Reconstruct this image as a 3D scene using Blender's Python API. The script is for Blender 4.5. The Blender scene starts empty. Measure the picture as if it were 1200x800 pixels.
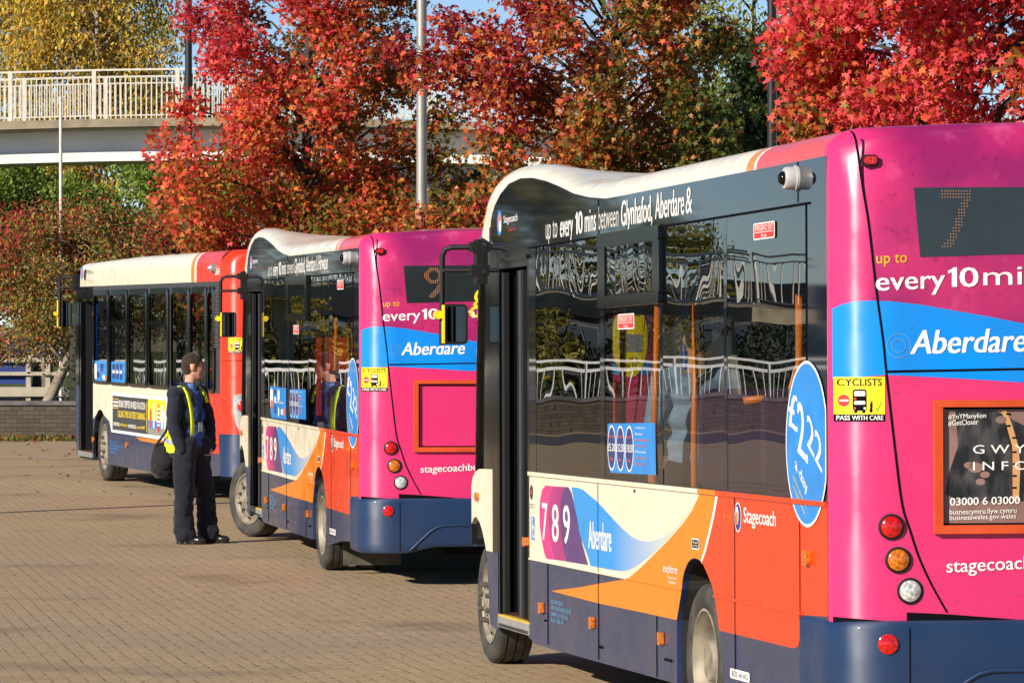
import bpy, bmesh, math, random
import numpy as np
from mathutils import Vector, Matrix, Euler
R = math.radians
SC = bpy.context.scene
COL = SC.collection
rnd = random.Random(7)

# ------------------------------------------------------------------ materials
def new_mat(name):
    m = bpy.data.materials.new(name); m.use_nodes = True
    nt = m.node_tree
    for n in list(nt.nodes): nt.nodes.remove(n)
    out = nt.nodes.new('ShaderNodeOutputMaterial')
    return m, nt, out

def node(nt, typ, **kw):
    n = nt.nodes.new(typ)
    for k, v in kw.items():
        if k in n.inputs.keys(): n.inputs[k].default_value = v
        else: setattr(n, k, v)
    return n

def princ(nt, out, col, rough=.5, metal=0., coat=0., spec=.5, **kw):
    b = nt.nodes.new('ShaderNodeBsdfPrincipled')
    b.inputs['Base Color'].default_value = (*col, 1)
    b.inputs['Roughness'].default_value = rough
    b.inputs['Metallic'].default_value = metal
    b.inputs['Coat Weight'].default_value = coat
    b.inputs['Coat Roughness'].default_value = .06
    b.inputs['Specular IOR Level'].default_value = spec
    nt.links.new(b.outputs[0], out.inputs[0])
    return b

def noise_mix(nt, b, col, col2, scale=3., lo=.45, hi=.7, detail=6., fac=1., scl=(1, 1, 1), sock='Base Color', coord='Object', prev=None):
    """mix a second colour into a socket where a noise is high"""
    tc = nt.nodes.new('ShaderNodeTexCoord')
    mp = nt.nodes.new('ShaderNodeMapping'); mp.inputs['Scale'].default_value = scl
    nt.links.new(tc.outputs[coord], mp.inputs[0])
    nz = node(nt, 'ShaderNodeTexNoise', Scale=scale, Detail=detail)
    nt.links.new(mp.outputs[0], nz.inputs['Vector'])
    mr = node(nt, 'ShaderNodeMapRange'); mr.inputs[1].default_value = lo; mr.inputs[2].default_value = hi
    mr.inputs[4].default_value = fac
    nt.links.new(nz.outputs[0], mr.inputs[0])
    mx = node(nt, 'ShaderNodeMix', data_type='RGBA')
    nt.links.new(mr.outputs[0], mx.inputs[0])
    if prev is not None: nt.links.new(prev, mx.inputs[6])
    else: mx.inputs[6].default_value = (*col, 1)
    mx.inputs[7].default_value = (*col2, 1)
    nt.links.new(mx.outputs[2], b.inputs[sock])
    return mx.outputs[2]

def plain(name, col, rough=.5, metal=0., coat=0., spec=.5, var=.12, scale=6.):
    m, nt, out = new_mat(name)
    b = princ(nt, out, col, rough, metal, coat, spec)
    if var: noise_mix(nt, b, col, tuple(c * (1 - var * 2) for c in col), scale, .4, .75)
    return m

def paint(name, col, dust=.25, speck=.25, rough=.22, aniso=0.):
    """bus paint: gloss coat, thin road dust in patches, small dirt specks"""
    m, nt, out = new_mat(name)
    b = princ(nt, out, col, rough, 0, .35 if not aniso else .12, .45 if not aniso else .6); b.inputs['Anisotropic'].default_value = aniso; b.inputs['Anisotropic Rotation'].default_value = .25
    dcol = tuple(.6 * c + .4 * d for c, d in zip(col, (.17, .15, .12)))
    c = noise_mix(nt, b, col, dcol, 1.6, .48, .85, 7., dust*.8)
    if speck:
        c = noise_mix(nt, b, col, (.05, .045, .04), 42., .64, .74, 3., speck*.8, prev=c)
        c = noise_mix(nt, b, col, (.05, .04, .04), 95., .66, .73, 2., speck, prev=c)
    tc = nt.nodes.new('ShaderNodeTexCoord'); nz = node(nt, 'ShaderNodeTexNoise', Scale=5., Detail=5.)
    nt.links.new(tc.outputs['Object'], nz.inputs['Vector'])
    mr = node(nt, 'ShaderNodeMapRange'); mr.inputs[1].default_value = .3; mr.inputs[2].default_value = .75
    mr.inputs[3].default_value = rough - .07; mr.inputs[4].default_value = rough + .2
    nt.links.new(nz.outputs[0], mr.inputs[0]); nt.links.new(mr.outputs[0], b.inputs['Roughness'])
    return m

MAT = {}
def mats():
    M = MAT
    M['pink'] = paint('pink_paint', (.64, .030, .150), .10, .5, .27, .8)
    M['blue'] = paint('blue_paint', (.004, .225, .72), .1, .4, .27, .8)
    M['cream'] = paint('cream_paint', (.80, .735, .57), .05, .03)
    M['navy'] = paint('navy_paint', (.018, .036, .100), .45, .25)
    M['orange'] = paint('orange_paint', (.86, .235, .004), .12, .1)
    M['red'] = paint('red_orange_paint', (.78, .048, .004), .05, .08)
    M['red2'] = paint('signal_red_paint', (.72, .035, .010), .1, .1, .27, .8)
    M['magenta'] = plain('magenta_vinyl', (.42, .02, .20), .3, coat=.3)
    M['purple'] = plain('purple_vinyl', (.085, .03, .19), .3, coat=.3)
    M['hotpink'] = plain('hot_pink_vinyl', (.68, .03, .25), .3, coat=.3)
    M['vblue'] = plain('sky_blue_vinyl', (.012, .26, .76), .35, coat=.3)
    M['vnavy'] = plain('navy_vinyl', (.02, .04, .2), .35, coat=.2)
    M['white'] = plain('white_vinyl', (.82, .81, .78), .4, var=.04)
    M['greyletter'] = plain('pale_grey_vinyl', (.60, .58, .54), .4, var=.05)
    M['bluegrey'] = plain('pale_blue_vinyl', (.12, .33, .55), .4, var=.05)
    M['yellow'] = plain('yellow_vinyl', (.88, .66, .01), .4, var=.05)
    M['yletter'] = plain('amber_vinyl', (.86, .45, .01), .4, var=.05)
    M['signred'] = plain('sign_red_vinyl', (.70, .03, .03), .4, var=.05)
    M['olet'] = plain('orange_vinyl', (.80, .16, .03), .4, var=.05)
    M['green'] = plain('green_vinyl', (.06, .35, .05), .4, var=.05)
    M['black'] = plain('black_rubber', (.012, .012, .013), .55, spec=.3)
    M['seam'] = plain('panel_gap', (.005, .005, .007), .9, var=0, spec=.05)
    M['gloss'] = plain('black_gloss_panel', (.004, .005, .006), .10, spec=.3, var=0)
    M['dark'] = plain('dark_interior', (.010, .012, .017), .8, spec=.1)
    M['dgrey'] = plain('dark_grey_plastic', (.05, .05, .052), .5)
    M['grey'] = plain('grey_plastic', (.28, .28, .28), .4)
    M['silver'] = plain('satin_silver', (.45, .45, .45), .35, .6)
    M['frame'] = plain('poster_frame_red', (.62, .075, .015), .45)
    M['floor'] = plain('red_brown_vinyl_floor', (.20, .05, .04), .6)
    M['step'] = plain('yellow_nosing', (.55, .38, .06), .6)
    M['seat'] = plain('purple_moquette', (.06, .02, .09), .9)
    M['polem'] = plain('orange_handrail', (.90, .22, .015), .4)
    M['bluepole'] = plain('blue_handrail', (.01, .07, .40), .35)
    M['rim'] = plain('dusty_silver_wheel', (.30, .265, .20), .6, .15, var=.3, scale=9)
    M['nut'] = plain('wheel_nut_steel', (.13, .115, .09), .55, .4)
    M['disp'] = plain('display_glass', (.018, .024, .026), .12, coat=.5, var=.1)
    M['strip_grey'] = plain('plain_dark_grey', (.05, .05, .052), .9)
    M['glassy'] = plain('mirror_glass', (.20, .22, .24), .03, 1., var=0)
    m, nt, out = new_mat('tyre_rubber')
    b = princ(nt, out, (.03, .029, .027), .8)
    noise_mix(nt, b, (.030, .029, .028), (.10, .088, .068), 7., .42, .78, 8., .8)
    M['tyre'] = m
    # lamps: coloured lens
    for k, c in dict(lred=(.55, .006, .006), lamber=(.62, .16, .008), lwhite=(.55, .56, .55)).items():
        m, nt, out = new_mat({'lred': 'red_lamp_lens', 'lamber': 'amber_lamp_lens', 'lwhite': 'clear_lamp_lens'}[k])
        b = princ(nt, out, c, .12, 0, .8)
        tc = nt.nodes.new('ShaderNodeTexCoord'); vo = node(nt, 'ShaderNodeTexVoronoi', Scale=70.)
        nt.links.new(tc.outputs['Object'], vo.inputs['Vector'])
        mx = node(nt, 'ShaderNodeMix', data_type='RGBA'); nt.links.new(vo.outputs['Distance'], mx.inputs[0])
        mx.inputs[6].default_value = (*[min(1, q * 1.5) for q in c], 1); mx.inputs[7].default_value = (*[q * .35 for q in c], 1)
        nt.links.new(mx.outputs[2], b.inputs['Base Color'])
        M[k] = m
    m, nt, out = new_mat('lit_display_dots')
    e = node(nt, 'ShaderNodeEmission', Strength=.6); e.inputs[0].default_value = (.9, .33, .12, 1)
    nt.links.new(e.outputs[0], out.inputs[0]); M['led'] = m
    m, nt, out = new_mat('lit_red_lamp')
    b = princ(nt, out, (.6, .01, .01), .15, 0, .6); b.inputs['Emission Color'].default_value = (1, .08, .04, 1); b.inputs['Emission Strength'].default_value = .5
    M['litred'] = m
    # bus glazing: tinted pane, reflections by Fresnel
    for nm, tint, ior in (('glass', (.66,.68,.65), 4.), ('screen', (.72, .75, .74), 1.5)):
        m, nt, out = new_mat('tinted_glass' if nm == 'glass' else 'clear_glass')
        lw = node(nt, 'ShaderNodeLayerWeight', Blend=.5)          # same reflectance from either side of the thin pane
        pw = nt.nodes.new('ShaderNodeMath'); pw.operation = 'POWER'; pw.inputs[1].default_value = ior; nt.links.new(lw.outputs['Facing'], pw.inputs[0])
        fr = node(nt, 'ShaderNodeMapRange'); fr.inputs[3].default_value = .07; nt.links.new(pw.outputs[0], fr.inputs[0])
        tr = node(nt, 'ShaderNodeBsdfTransparent'); tr.inputs[0].default_value = (*tint, 1)
        gl = node(nt, 'ShaderNodeBsdfGlossy', Roughness=.0); gl.inputs[0].default_value = (.9, .92, .95, 1)
        mx = node(nt, 'ShaderNodeMixShader')
        nt.links.new(fr.outputs[0], mx.inputs[0]); nt.links.new(tr.outputs[0], mx.inputs[1]); nt.links.new(gl.outputs[0], mx.inputs[2])
        nt.links.new(mx.outputs[0], out.inputs[0]); M[nm] = m

# ------------------------------------------------------------------ mesh builder
class MB:
    def __init__(s): s.v = []; s.f = []; s.m = []; s.cur = 0
    def add(s, vs, fs, m=None):
        o = len(s.v); s.v += [tuple(v) for v in vs]
        for f in fs: s.f.append([o + i for i in f]); s.m.append(s.cur if m is None else m)
    def box(s, a, b, m=None):
        x0, y0, z0 = a; x1, y1, z1 = b
        s.add([(x0,y0,z0),(x1,y0,z0),(x1,y1,z0),(x0,y1,z0),(x0,y0,z1),(x1,y0,z1),(x1,y1,z1),(x0,y1,z1)],
              [(0,3,2,1),(4,5,6,7),(0,1,5,4),(1,2,6,5),(2,3,7,6),(3,0,4,7)], m)
    def tube(s, pts, r, n=8, m=None, cap=True):
        pts = [Vector(p) for p in pts]
        rs = r if isinstance(r, (list, tuple)) else [r] * len(pts)
        rings = []; up = None
        for i, p in enumerate(pts):
            d = (pts[min(i+1, len(pts)-1)] - pts[max(i-1, 0)]).normalized()
            if up is None:
                up = d.orthogonal().normalized()
            else:
                up = (up - d * up.dot(d)); up = up.normalized() if up.length > 1e-6 else d.orthogonal().normalized()
            w = d.cross(up)
            rings.append([p + (up * math.cos(2*math.pi*k/n) + w * math.sin(2*math.pi*k/n)) * rs[i] for k in range(n)])
        vs = [q for rg in rings for q in rg]; fs = []
        for i in range(len(pts)-1):
            for k in range(n):
                a = i*n+k; b = i*n+(k+1) % n
                fs.append((a, b, b+n, a+n))
        if cap: fs += [tuple(range(n))[::-1], tuple((len(pts)-1)*n+k for k in range(n))]
        s.add(vs, fs, m)
    def grid(s, rows, m=None, close=False):
        """rows of equally many points -> quads"""
        n = len(rows[0]); vs = [p for r in rows for p in r]; fs = []
        for i in range(len(rows)-1):
            for k in range(n if close else n-1):
                a = i*n+k; b = i*n+(k+1) % n
                fs.append((a, b, b+n, a+n))
        s.add(vs, fs, m)
    def lathe(s, prof, axis='x', n=40, c=(0,0,0), m=None):
        """profile of (offset along axis, radius)"""
        rows = []
        for (o, r) in prof:
            row = []
            for k in range(n):
                a = 2*math.pi*k/n
                u, w = r*math.cos(a), r*math.sin(a)
                row.append({'x': (c[0]+o, c[1]+u, c[2]+w), 'y': (c[0]+u, c[1]+o, c[2]+w), 'z': (c[0]+u, c[1]+w, c[2]+o)}[axis])
            rows.append(row)
        s.grid(rows, m, True)
    def prism(s, poly, f0, f1, m=None):
        """2-D polygon mapped by f0 (front) and f1 (back)"""
        n = len(poly)
        s.add([f0(*p) for p in poly] + [f1(*p) for p in poly],
              [tuple(range(n)), tuple(range(2*n-1, n-1, -1))] + [(i, i+n, (i+1) % n + n, (i+1) % n) for i in range(n)], m)
    def islands(s, gap):
        """faces grouped by connected piece, pieces closer than gap joined"""
        par = list(range(len(s.v)))
        def find(a):
            while par[a] != a: par[a] = par[par[a]]; a = par[a]
            return a
        for f in s.f:
            r = find(f[0])
            for q in f[1:]: par[find(q)] = r
        gr = {}
        for i, f in enumerate(s.f): gr.setdefault(find(f[0]), []).append(i)
        items = []
        for fs in gr.values():
            P = [s.v[k] for i in fs for k in s.f[i]]
            items.append([fs, [min(p[a] for p in P) for a in range(3)], [max(p[a] for p in P) for a in range(3)]])
        again = True
        while again:
            again = False; out = []
            for it in items:
                for o in out:
                    if all(it[1][a]-gap < o[2][a] and o[1][a]-gap < it[2][a] for a in range(3)):
                        o[0] += it[0]; o[1] = [min(x, y) for x, y in zip(o[1], it[1])]; o[2] = [max(x, y) for x, y in zip(o[2], it[2])]; again = True; break
                else: out.append(it)
            items = out
        return [sorted(it[0]) for it in items]
    def build(s, name, mat, parent=None, smooth=False, loc=None, fix=True, split=0.):
        if split:
            objs = []
            for fs in s.islands(split):
                b = MB(); mp = {}
                for i in fs:
                    f = []
                    for k in s.f[i]:
                        if k not in mp: mp[k] = len(b.v); b.v.append(s.v[k])
                        f.append(mp[k])
                    b.f.append(f); b.m.append(s.m[i])
                objs.append(b.build(name, mat, parent, smooth, loc, fix))
            return objs[0]
        me = bpy.data.meshes.new(name)
        me.from_pydata(s.v, [], s.f)
        ms = mat if isinstance(mat, (list, tuple)) else [mat]
        for q in ms: me.materials.append(q)
        if len(ms) > 1: me.polygons.foreach_set('material_index', s.m)
        if fix:
            bm = bmesh.new(); bm.from_mesh(me); bmesh.ops.recalc_face_normals(bm, faces=bm.faces); bm.to_mesh(me); bm.free()
        if smooth:
            me.polygons.foreach_set('use_smooth', [True]*len(me.polygons))
            if smooth != 'full': me.set_sharp_from_angle(angle=R(35 if smooth is True else smooth))
        me.update()
        o = bpy.data.objects.new(name, me); COL.objects.link(o)
        if parent is not None: o.parent = parent
        if loc is not None: o.location = loc
        return o

def tag(o, label=None, cat=None, group=None, kind=None):
    if label: o['label'] = label
    if cat: o['category'] = cat
    if group: o['group'] = group
    if kind: o['kind'] = kind
    return o

def empty(name, loc=(0,0,0), rot=(0,0,0), label=None, cat=None, group=None):
    o = bpy.data.objects.new(name, None); COL.objects.link(o)
    o.empty_display_size = .2
    o.location = loc; o.rotation_euler = rot
    return tag(o, label, cat, group)

def copy_tree(o, parent=None):
    c = o.copy(); COL.objects.link(c)
    if parent is not None: c.parent = parent
    for ch in list(o.children): copy_tree(ch, c)
    return c

# ------------------------------------------------------------------ lettering
def text_tris(body, offset=0., shear=0., space=1.):
    cu = bpy.data.curves.new('lettering_curve', 'FONT')
    cu.body = body; cu.offset = offset; cu.shear = shear; cu.space_character = space; cu.resolution_u = 3
    o = bpy.data.objects.new('lettering_curve', cu); COL.objects.link(o)
    dg = bpy.context.evaluated_depsgraph_get()
    me = bpy.data.meshes.new_from_object(o.evaluated_get(dg))
    vs = [tuple(v.co) for v in me.vertices]; fs = [tuple(p.vertices) for p in me.polygons]
    bpy.data.objects.remove(o); bpy.data.curves.remove(cu); bpy.data.meshes.remove(me)
    return vs, fs

def ten(mb, x0, x1, z0, z1, fmap, m=0, off=.04, slope=0.):
    """the figure 10 with a flagged one"""
    w = (x1-x0)*.30; h = z1-z0; q = w*.5
    pts = [(x0+w*.42, z0), (x0+w, z0), (x0+w, z1), (x0+w*.62, z1), (x0+w*.32, z1-h*.10), (x0, z1-h*.17), (x0, z1-h*.32), (x0+w*.42, z1-h*.24)]
    mb.add([fmap(*p) for p in pts], [tuple(range(8))], m)
    letter(mb, '0', x0+(x1-x0)*.40, x1, z0-h*.01, z1+h*.01, fmap, m, off, 0, slope)

def letter(mb, body, x0, x1, z0, z1, fmap, m=0, off=0., shear=0., slope=0., space=1.):
    """lettering whose ink fills x0..x1, z0..z1 on the surface given by fmap(u, v); slope lifts the line along u"""
    vs, fs = text_tris(body, 0., shear, space)
    if not vs: return
    a0 = min(v[0] for v in vs); a1 = max(v[0] for v in vs); b0 = min(v[1] for v in vs); b1 = max(v[1] for v in vs)
    # heavier weights: the glyphs again a little to either side, each a hair further out
    for k in ((0,) if off < .004 else (-1, 0, 1)):
        du = k*min(off, .04)*.75*(z1-z0); out = []
        for v in vs:
            t = (v[0]-a0) / max(1e-6, a1-a0)
            p = fmap(x0 + (x1-x0)*t + du, z0 + (z1-z0)*(v[1]-b0) / max(1e-6, b1-b0) + slope*t)
            out.append((p[0]-.00012*(k+1), p[1]-.00012*(k+1), p[2]))
        mb.add(out, fs, m)

def ellipse(cx, cz, rx, rz, n=28):
    return [(cx + rx*math.cos(2*math.pi*k/n), cz + rz*math.sin(2*math.pi*k/n)) for k in range(n)]
def rrect(x0, x1, z0, z1, r, n=4):
    p = []
    for cx, cz, a in ((x1-r, z1-r, 0), (x0+r, z1-r, 90), (x0+r, z0+r, 180), (x1-r, z0+r, 270)):
        for k in range(n+1):
            t = R(a + 90*k/n); p.append((cx + r*math.cos(t), cz + r*math.sin(t)))
    return p
W = 2.42
def rear_y(x):
    x = max(0., min(x, W-x)) if 0 <= x <= W else 0.
    a = .30
    y = -2.2 - .2*math.sqrt(max(0, 1-(1-min(x, a)/a)**2))
    if x > a: y -= .05*(1-((W/2-x)/(W/2-a))**2)
    return y
THIN = .42
def fS(off): return lambda y, z: (-off, y, z)
def fD(off): return fS(off*THIN)
def fE(off): return lambda x, z: (x, rear_y(x)-off*THIN, z)
def fR(off): return lambda x, z: (x, rear_y(x)-off, z)
def spoly(mb, pts, off, m=0): mb.add([(-off*THIN, y, z) for y, z in pts], [tuple(range(len(pts)))], m)
def rpoly(mb, pts, off, m=0, fy=rear_y):
    """polygon in (x, z) laid on the curved tail"""
    bm = bmesh.new()
    bm.faces.new([bm.verts.new((x, 0, z)) for x, z in pts])
    bmesh.ops.triangulate(bm, faces=bm.faces)
    for c in [.01,.02,.035,.05,.075,.1,.13,.16,.2,.24,.28,.32,.5,.8,1.1,1.4,1.7,1.95,2.1,2.14,2.18,2.22,2.27,2.32,2.36,2.4]:
        bmesh.ops.bisect_plane(bm, geom=bm.verts[:]+bm.edges[:]+bm.faces[:], plane_co=(c,0,0), plane_no=(1,0,0))
    bm.verts.index_update()
    mb.add([(v.co.x, fy(v.co.x)-off*THIN, v.co.z) for v in bm.verts], [tuple(v.index for v in f.verts) for f in bm.faces], m)
    bm.free()
def smoothline(pts, n=4, closed=False):
    """Catmull-Rom through the points"""
    out = []; N = len(pts)
    for i in range(N if closed else N-1):
        p = [pts[(i+k) % N] if closed else pts[max(0, min(N-1, i+k))] for k in (-1, 0, 1, 2)]
        for j in range(n):
            t = j/n
            out.append(tuple(.5*((2*p[1][a]) + (-p[0][a]+p[2][a])*t + (2*p[0][a]-5*p[1][a]+4*p[2][a]-p[3][a])*t*t + (-p[0][a]+3*p[1][a]-3*p[2][a]+p[3][a])*t**3) for a in (0, 1)))
    return out if closed else out + [pts[-1]]
def rect(a, b, c, d): return [(a, c), (b, c), (b, d), (a, d)]

DIG = {'7': ["###########"]*3 + ["        ###"]*1 + ["       ### "]*2 + ["      ### "]*3 + ["     ###  "]*3 + ["    ###   "]*2 + ["   ###    "]*2 + ["  ###     "] + [" ####     "]+ ["####      "],
       '9': ["   #####   ","  #######  "," ###   ### ","###     ###","###     ###","###     ###"," ###   ####","  #########","   ##### ##","        ###","       ### ","       ### ","      ###  ","     ####  ","    ####   ","   ####    ","   ###     "]}

ARCH = [(.53,.225),(.53,.534),(.42,.691),(.408,.732),(.372,.775),(.302,.819),(.24,.84),(.171,.849),(.096,.848),(-.005,.828),(-.088,.787),(-.171,.743),(-.22,.697),(-.262,.64),(-.318,.531),(-.359,.43),(-.4,.3),(-.41,.225)]
STRIPE = [(-.309,1.173),(-.275,1.123),(-.225,1.057),(-.158,.983),(-.073,.899),(.022,.831)]
CREAMR = [(.04,1.172),(.092,1.141),(.212,1.076),(.404,1.005),(.689,.92),(.982,.842),(1.208,.781),(1.399,.734),(1.594,.688)]
SWOOSH = [(2.961,1.124),(2.807,1.124),(2.655,1.116),(2.527,1.095),(2.317,1.064),(2.11,1.021),(1.907,.978),(1.708,.939),(1.512,.908),(1.358,.896),(1.206,.893),(1.093,.898),(.981,.908),(.834,.926),(.689,.954),(.545,.99),(.404,1.03),(.229,1.096),(.264,1.067),(.404,1.02),(.545,.975),(.835,.89),(1.132,.819),(1.284,.785),(1.437,.754),(1.574,.735),(1.711,.722),(1.911,.718),(2.115,.717),(2.485,.717),(2.524,.749),(2.575,.779),(2.651,.822),(2.746,.873),(2.814,.945),(2.875,1.007),(2.917,1.076)]
PINKT = [(3.644,1.116),(3.739,1.093),(3.796,1.038),(3.821,.97),(3.813,.884),(3.753,.8),(3.688,.735),(3.627,.707),(3.418,.711),(3.486,.781),(3.546,.855),(3.563,.949),(3.553,1.007),(3.505,1.075),(3.421,1.117)]
MAGT = [(3.421,1.117),(3.505,1.075),(3.553,1.007),(3.563,.949),(3.546,.855),(3.486,.781),(3.418,.711),(3.092,.714),(3.18,.783),(3.233,.865),(3.255,.949),(3.24,1.034),(3.185,1.092),(3.103,1.121)]
PURT = [(3.103,1.121),(3.185,1.092),(3.24,1.034),(3.255,.949),(3.233,.865),(3.18,.783),(3.092,.714),(2.541,.718),(2.681,.82),(2.788,.936),(2.883,1.026),(2.961,1.093),(3.041,1.121)]
EE = [(-2.2,2.648),(-1.2,2.648),(0,2.65),(1.0,2.652),(1.6,2.652),(2.085,2.654),(2.503,2.679),(2.892,2.717),(3.249,2.771),(3.618,2.819),(3.998,2.855),(4.341,2.869),(4.695,2.853),(4.954,2.803),(5.12,2.745),(5.20,2.70),(5.235,2.665),(5.255,2.63),(5.25,2.58),(5.20,2.52)]
OO = [(-2.2,2.762,.15),(-1.2,2.763,.15),(0,2.764,.15),(1.0,2.764,.15),(1.7,2.764,.15),(2.2,2.764,.15),(2.65,2.768,.15),(3.0,2.79,.15),(3.35,2.845,.15),(3.678,2.898,.15),(3.98,2.93,.15),(4.336,2.953,.15),(4.72,2.96,.14),(4.98,2.95,.13),(5.14,2.93,.11),(5.31,2.895,.09),(5.42,2.85,.07),(5.49,2.79,.05),(5.55,2.70,.03),(5.61,2.58,.015)]
CC = [(-2.2,2.80),(-1.2,2.835),(0,2.84),(1.0,2.84),(1.7,2.84),(2.2,2.84),(2.65,2.845),(3.0,2.85),(3.35,2.855),(3.678,2.86),(3.98,2.865),(4.336,2.87),(4.72,2.875),(5.05,2.875),(5.3,2.87),(5.55,2.86),(5.75,2.83),(5.88,2.78),(5.98,2.68),(6.05,2.56)]
OVAL = [(-1.851,1.783),(-2.005,1.729),(-2.12,1.645),(-2.18,1.548),(-2.195,1.458),(-2.18,1.357),(-2.13,1.265),(-2.052,1.201),(-2.011,1.157),(-1.941,1.103),(-1.858,1.068),(-1.761,1.098),(-1.649,1.168),(-1.614,1.216),(-1.566,1.345),(-1.538,1.45),(-1.554,1.543),(-1.62,1.644),(-1.713,1.73)]

def wheel_obj(root, loc, front, steer=0., mirror=False):
    t = MB()
    pr = [(.02,.245),(.004,.265),(-.006,.30),(-.004,.335),(.012,.360),(.03,.367),(.052,.369),(.054,.360),(.064,.360),(.066,.369),(.108,.370),(.11,.360),(.12,.360),(.122,.370),(.16,.369),(.162,.360),(.172,.360),(.174,.368),(.20,.365),(.215,.35),(.222,.30),(.21,.25)]
    t.lathe(pr, 'x', 56)
    o = t.build('wheel', MAT['tyre'], root, smooth=40)
    r = MB()
    if front:
        r.lathe([(.03,.24),(.006,.248),(.004,.238),(.022,.230),(.034,.215),(.026,.192),(.006,.165),(-.006,.140),(-.010,.118),(-.010,.085),(-.020,.08),(-.024,.03),(-.024,.0)], 'x', 48, m=0)
        for k in range(8):
            a = 2*math.pi*k/8
            r.lathe([(-.005,.017),(-.040,.015),(-.043,.011),(-.043,0)], 'x', 8, (0,.115*math.cos(a),.115*math.sin(a)), 1)
        for k in range(8):
            a = 2*math.pi*(k+.5)/8
            r.lathe([(.013,.0),(.009,.012),(.013,.02)], 'x', 8, (.004,.178*math.cos(a),.178*math.sin(a)), 2)
    else:
        r.lathe([(.03,.24),(.004,.250),(.002,.238),(.03,.228),(.05,.212),(.10,.205),(.135,.19),(.145,.14),(.12,.135),(.12,.11),(.03,.10),(.02,.09),(.02,0)], 'x', 48, m=0)
        for k in range(8):
            a = 2*math.pi*k/8
            r.lathe([(.14,.016),(.11,.014),(.11,0)], 'x', 8, (0,.16*math.cos(a),.16*math.sin(a)), 1)
    r.build('rim', [MAT['rim'], MAT['nut'], MAT['seam']], o, smooth=40)
    o.location = loc
    o.rotation_euler = (.4 if front else .2, 0, steer + (math.pi if mirror else 0))
    return o

def glass_pane(y0, y1, z0, z1, seed, zig=0., x=.0015):
    """one bonded pane; real toughened glass is never flat: shallow waves of a tenth of a millimetre"""
    r = random.Random(seed)
    ny, nz = 72, 28
    ph = [r.uniform(0, 6.28) for _ in range(8)]
    rows = []
    for j in range(nz+1):
        v = j/nz; z = z0 + (z1-z0)*v; row = []
        for i in range(ny+1):
            u = i/ny; y = y0 + (y1-y0)*u
            ey = abs(y-y0); ey2 = abs(y-y1)
            d = .0009*(z-1.95)*math.sin(4.0*y+ph[0]) + .00014*(z-1.9)*math.sin(10*y+ph[1]) + .00003*(z-1.8)*math.sin(23*y+ph[6])
            d += .00035*math.sin(4.2*z+ph[2]+.8*math.sin(3*y+ph[3])) 
            d += .00011*math.sin(11*z+ph[4])*math.sin(5*y+ph[5])
            d += (z-1.85)*.0009*(math.exp(-ey/.28)+math.exp(-ey2/.34)*.6)    # frames pull the rim of the pane
            d += zig*(z-2.2)*math.asin(math.sin(2*math.pi*y/.27))
            row.append((x - d, y, z))
        rows.append(row)
    return rows

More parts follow.
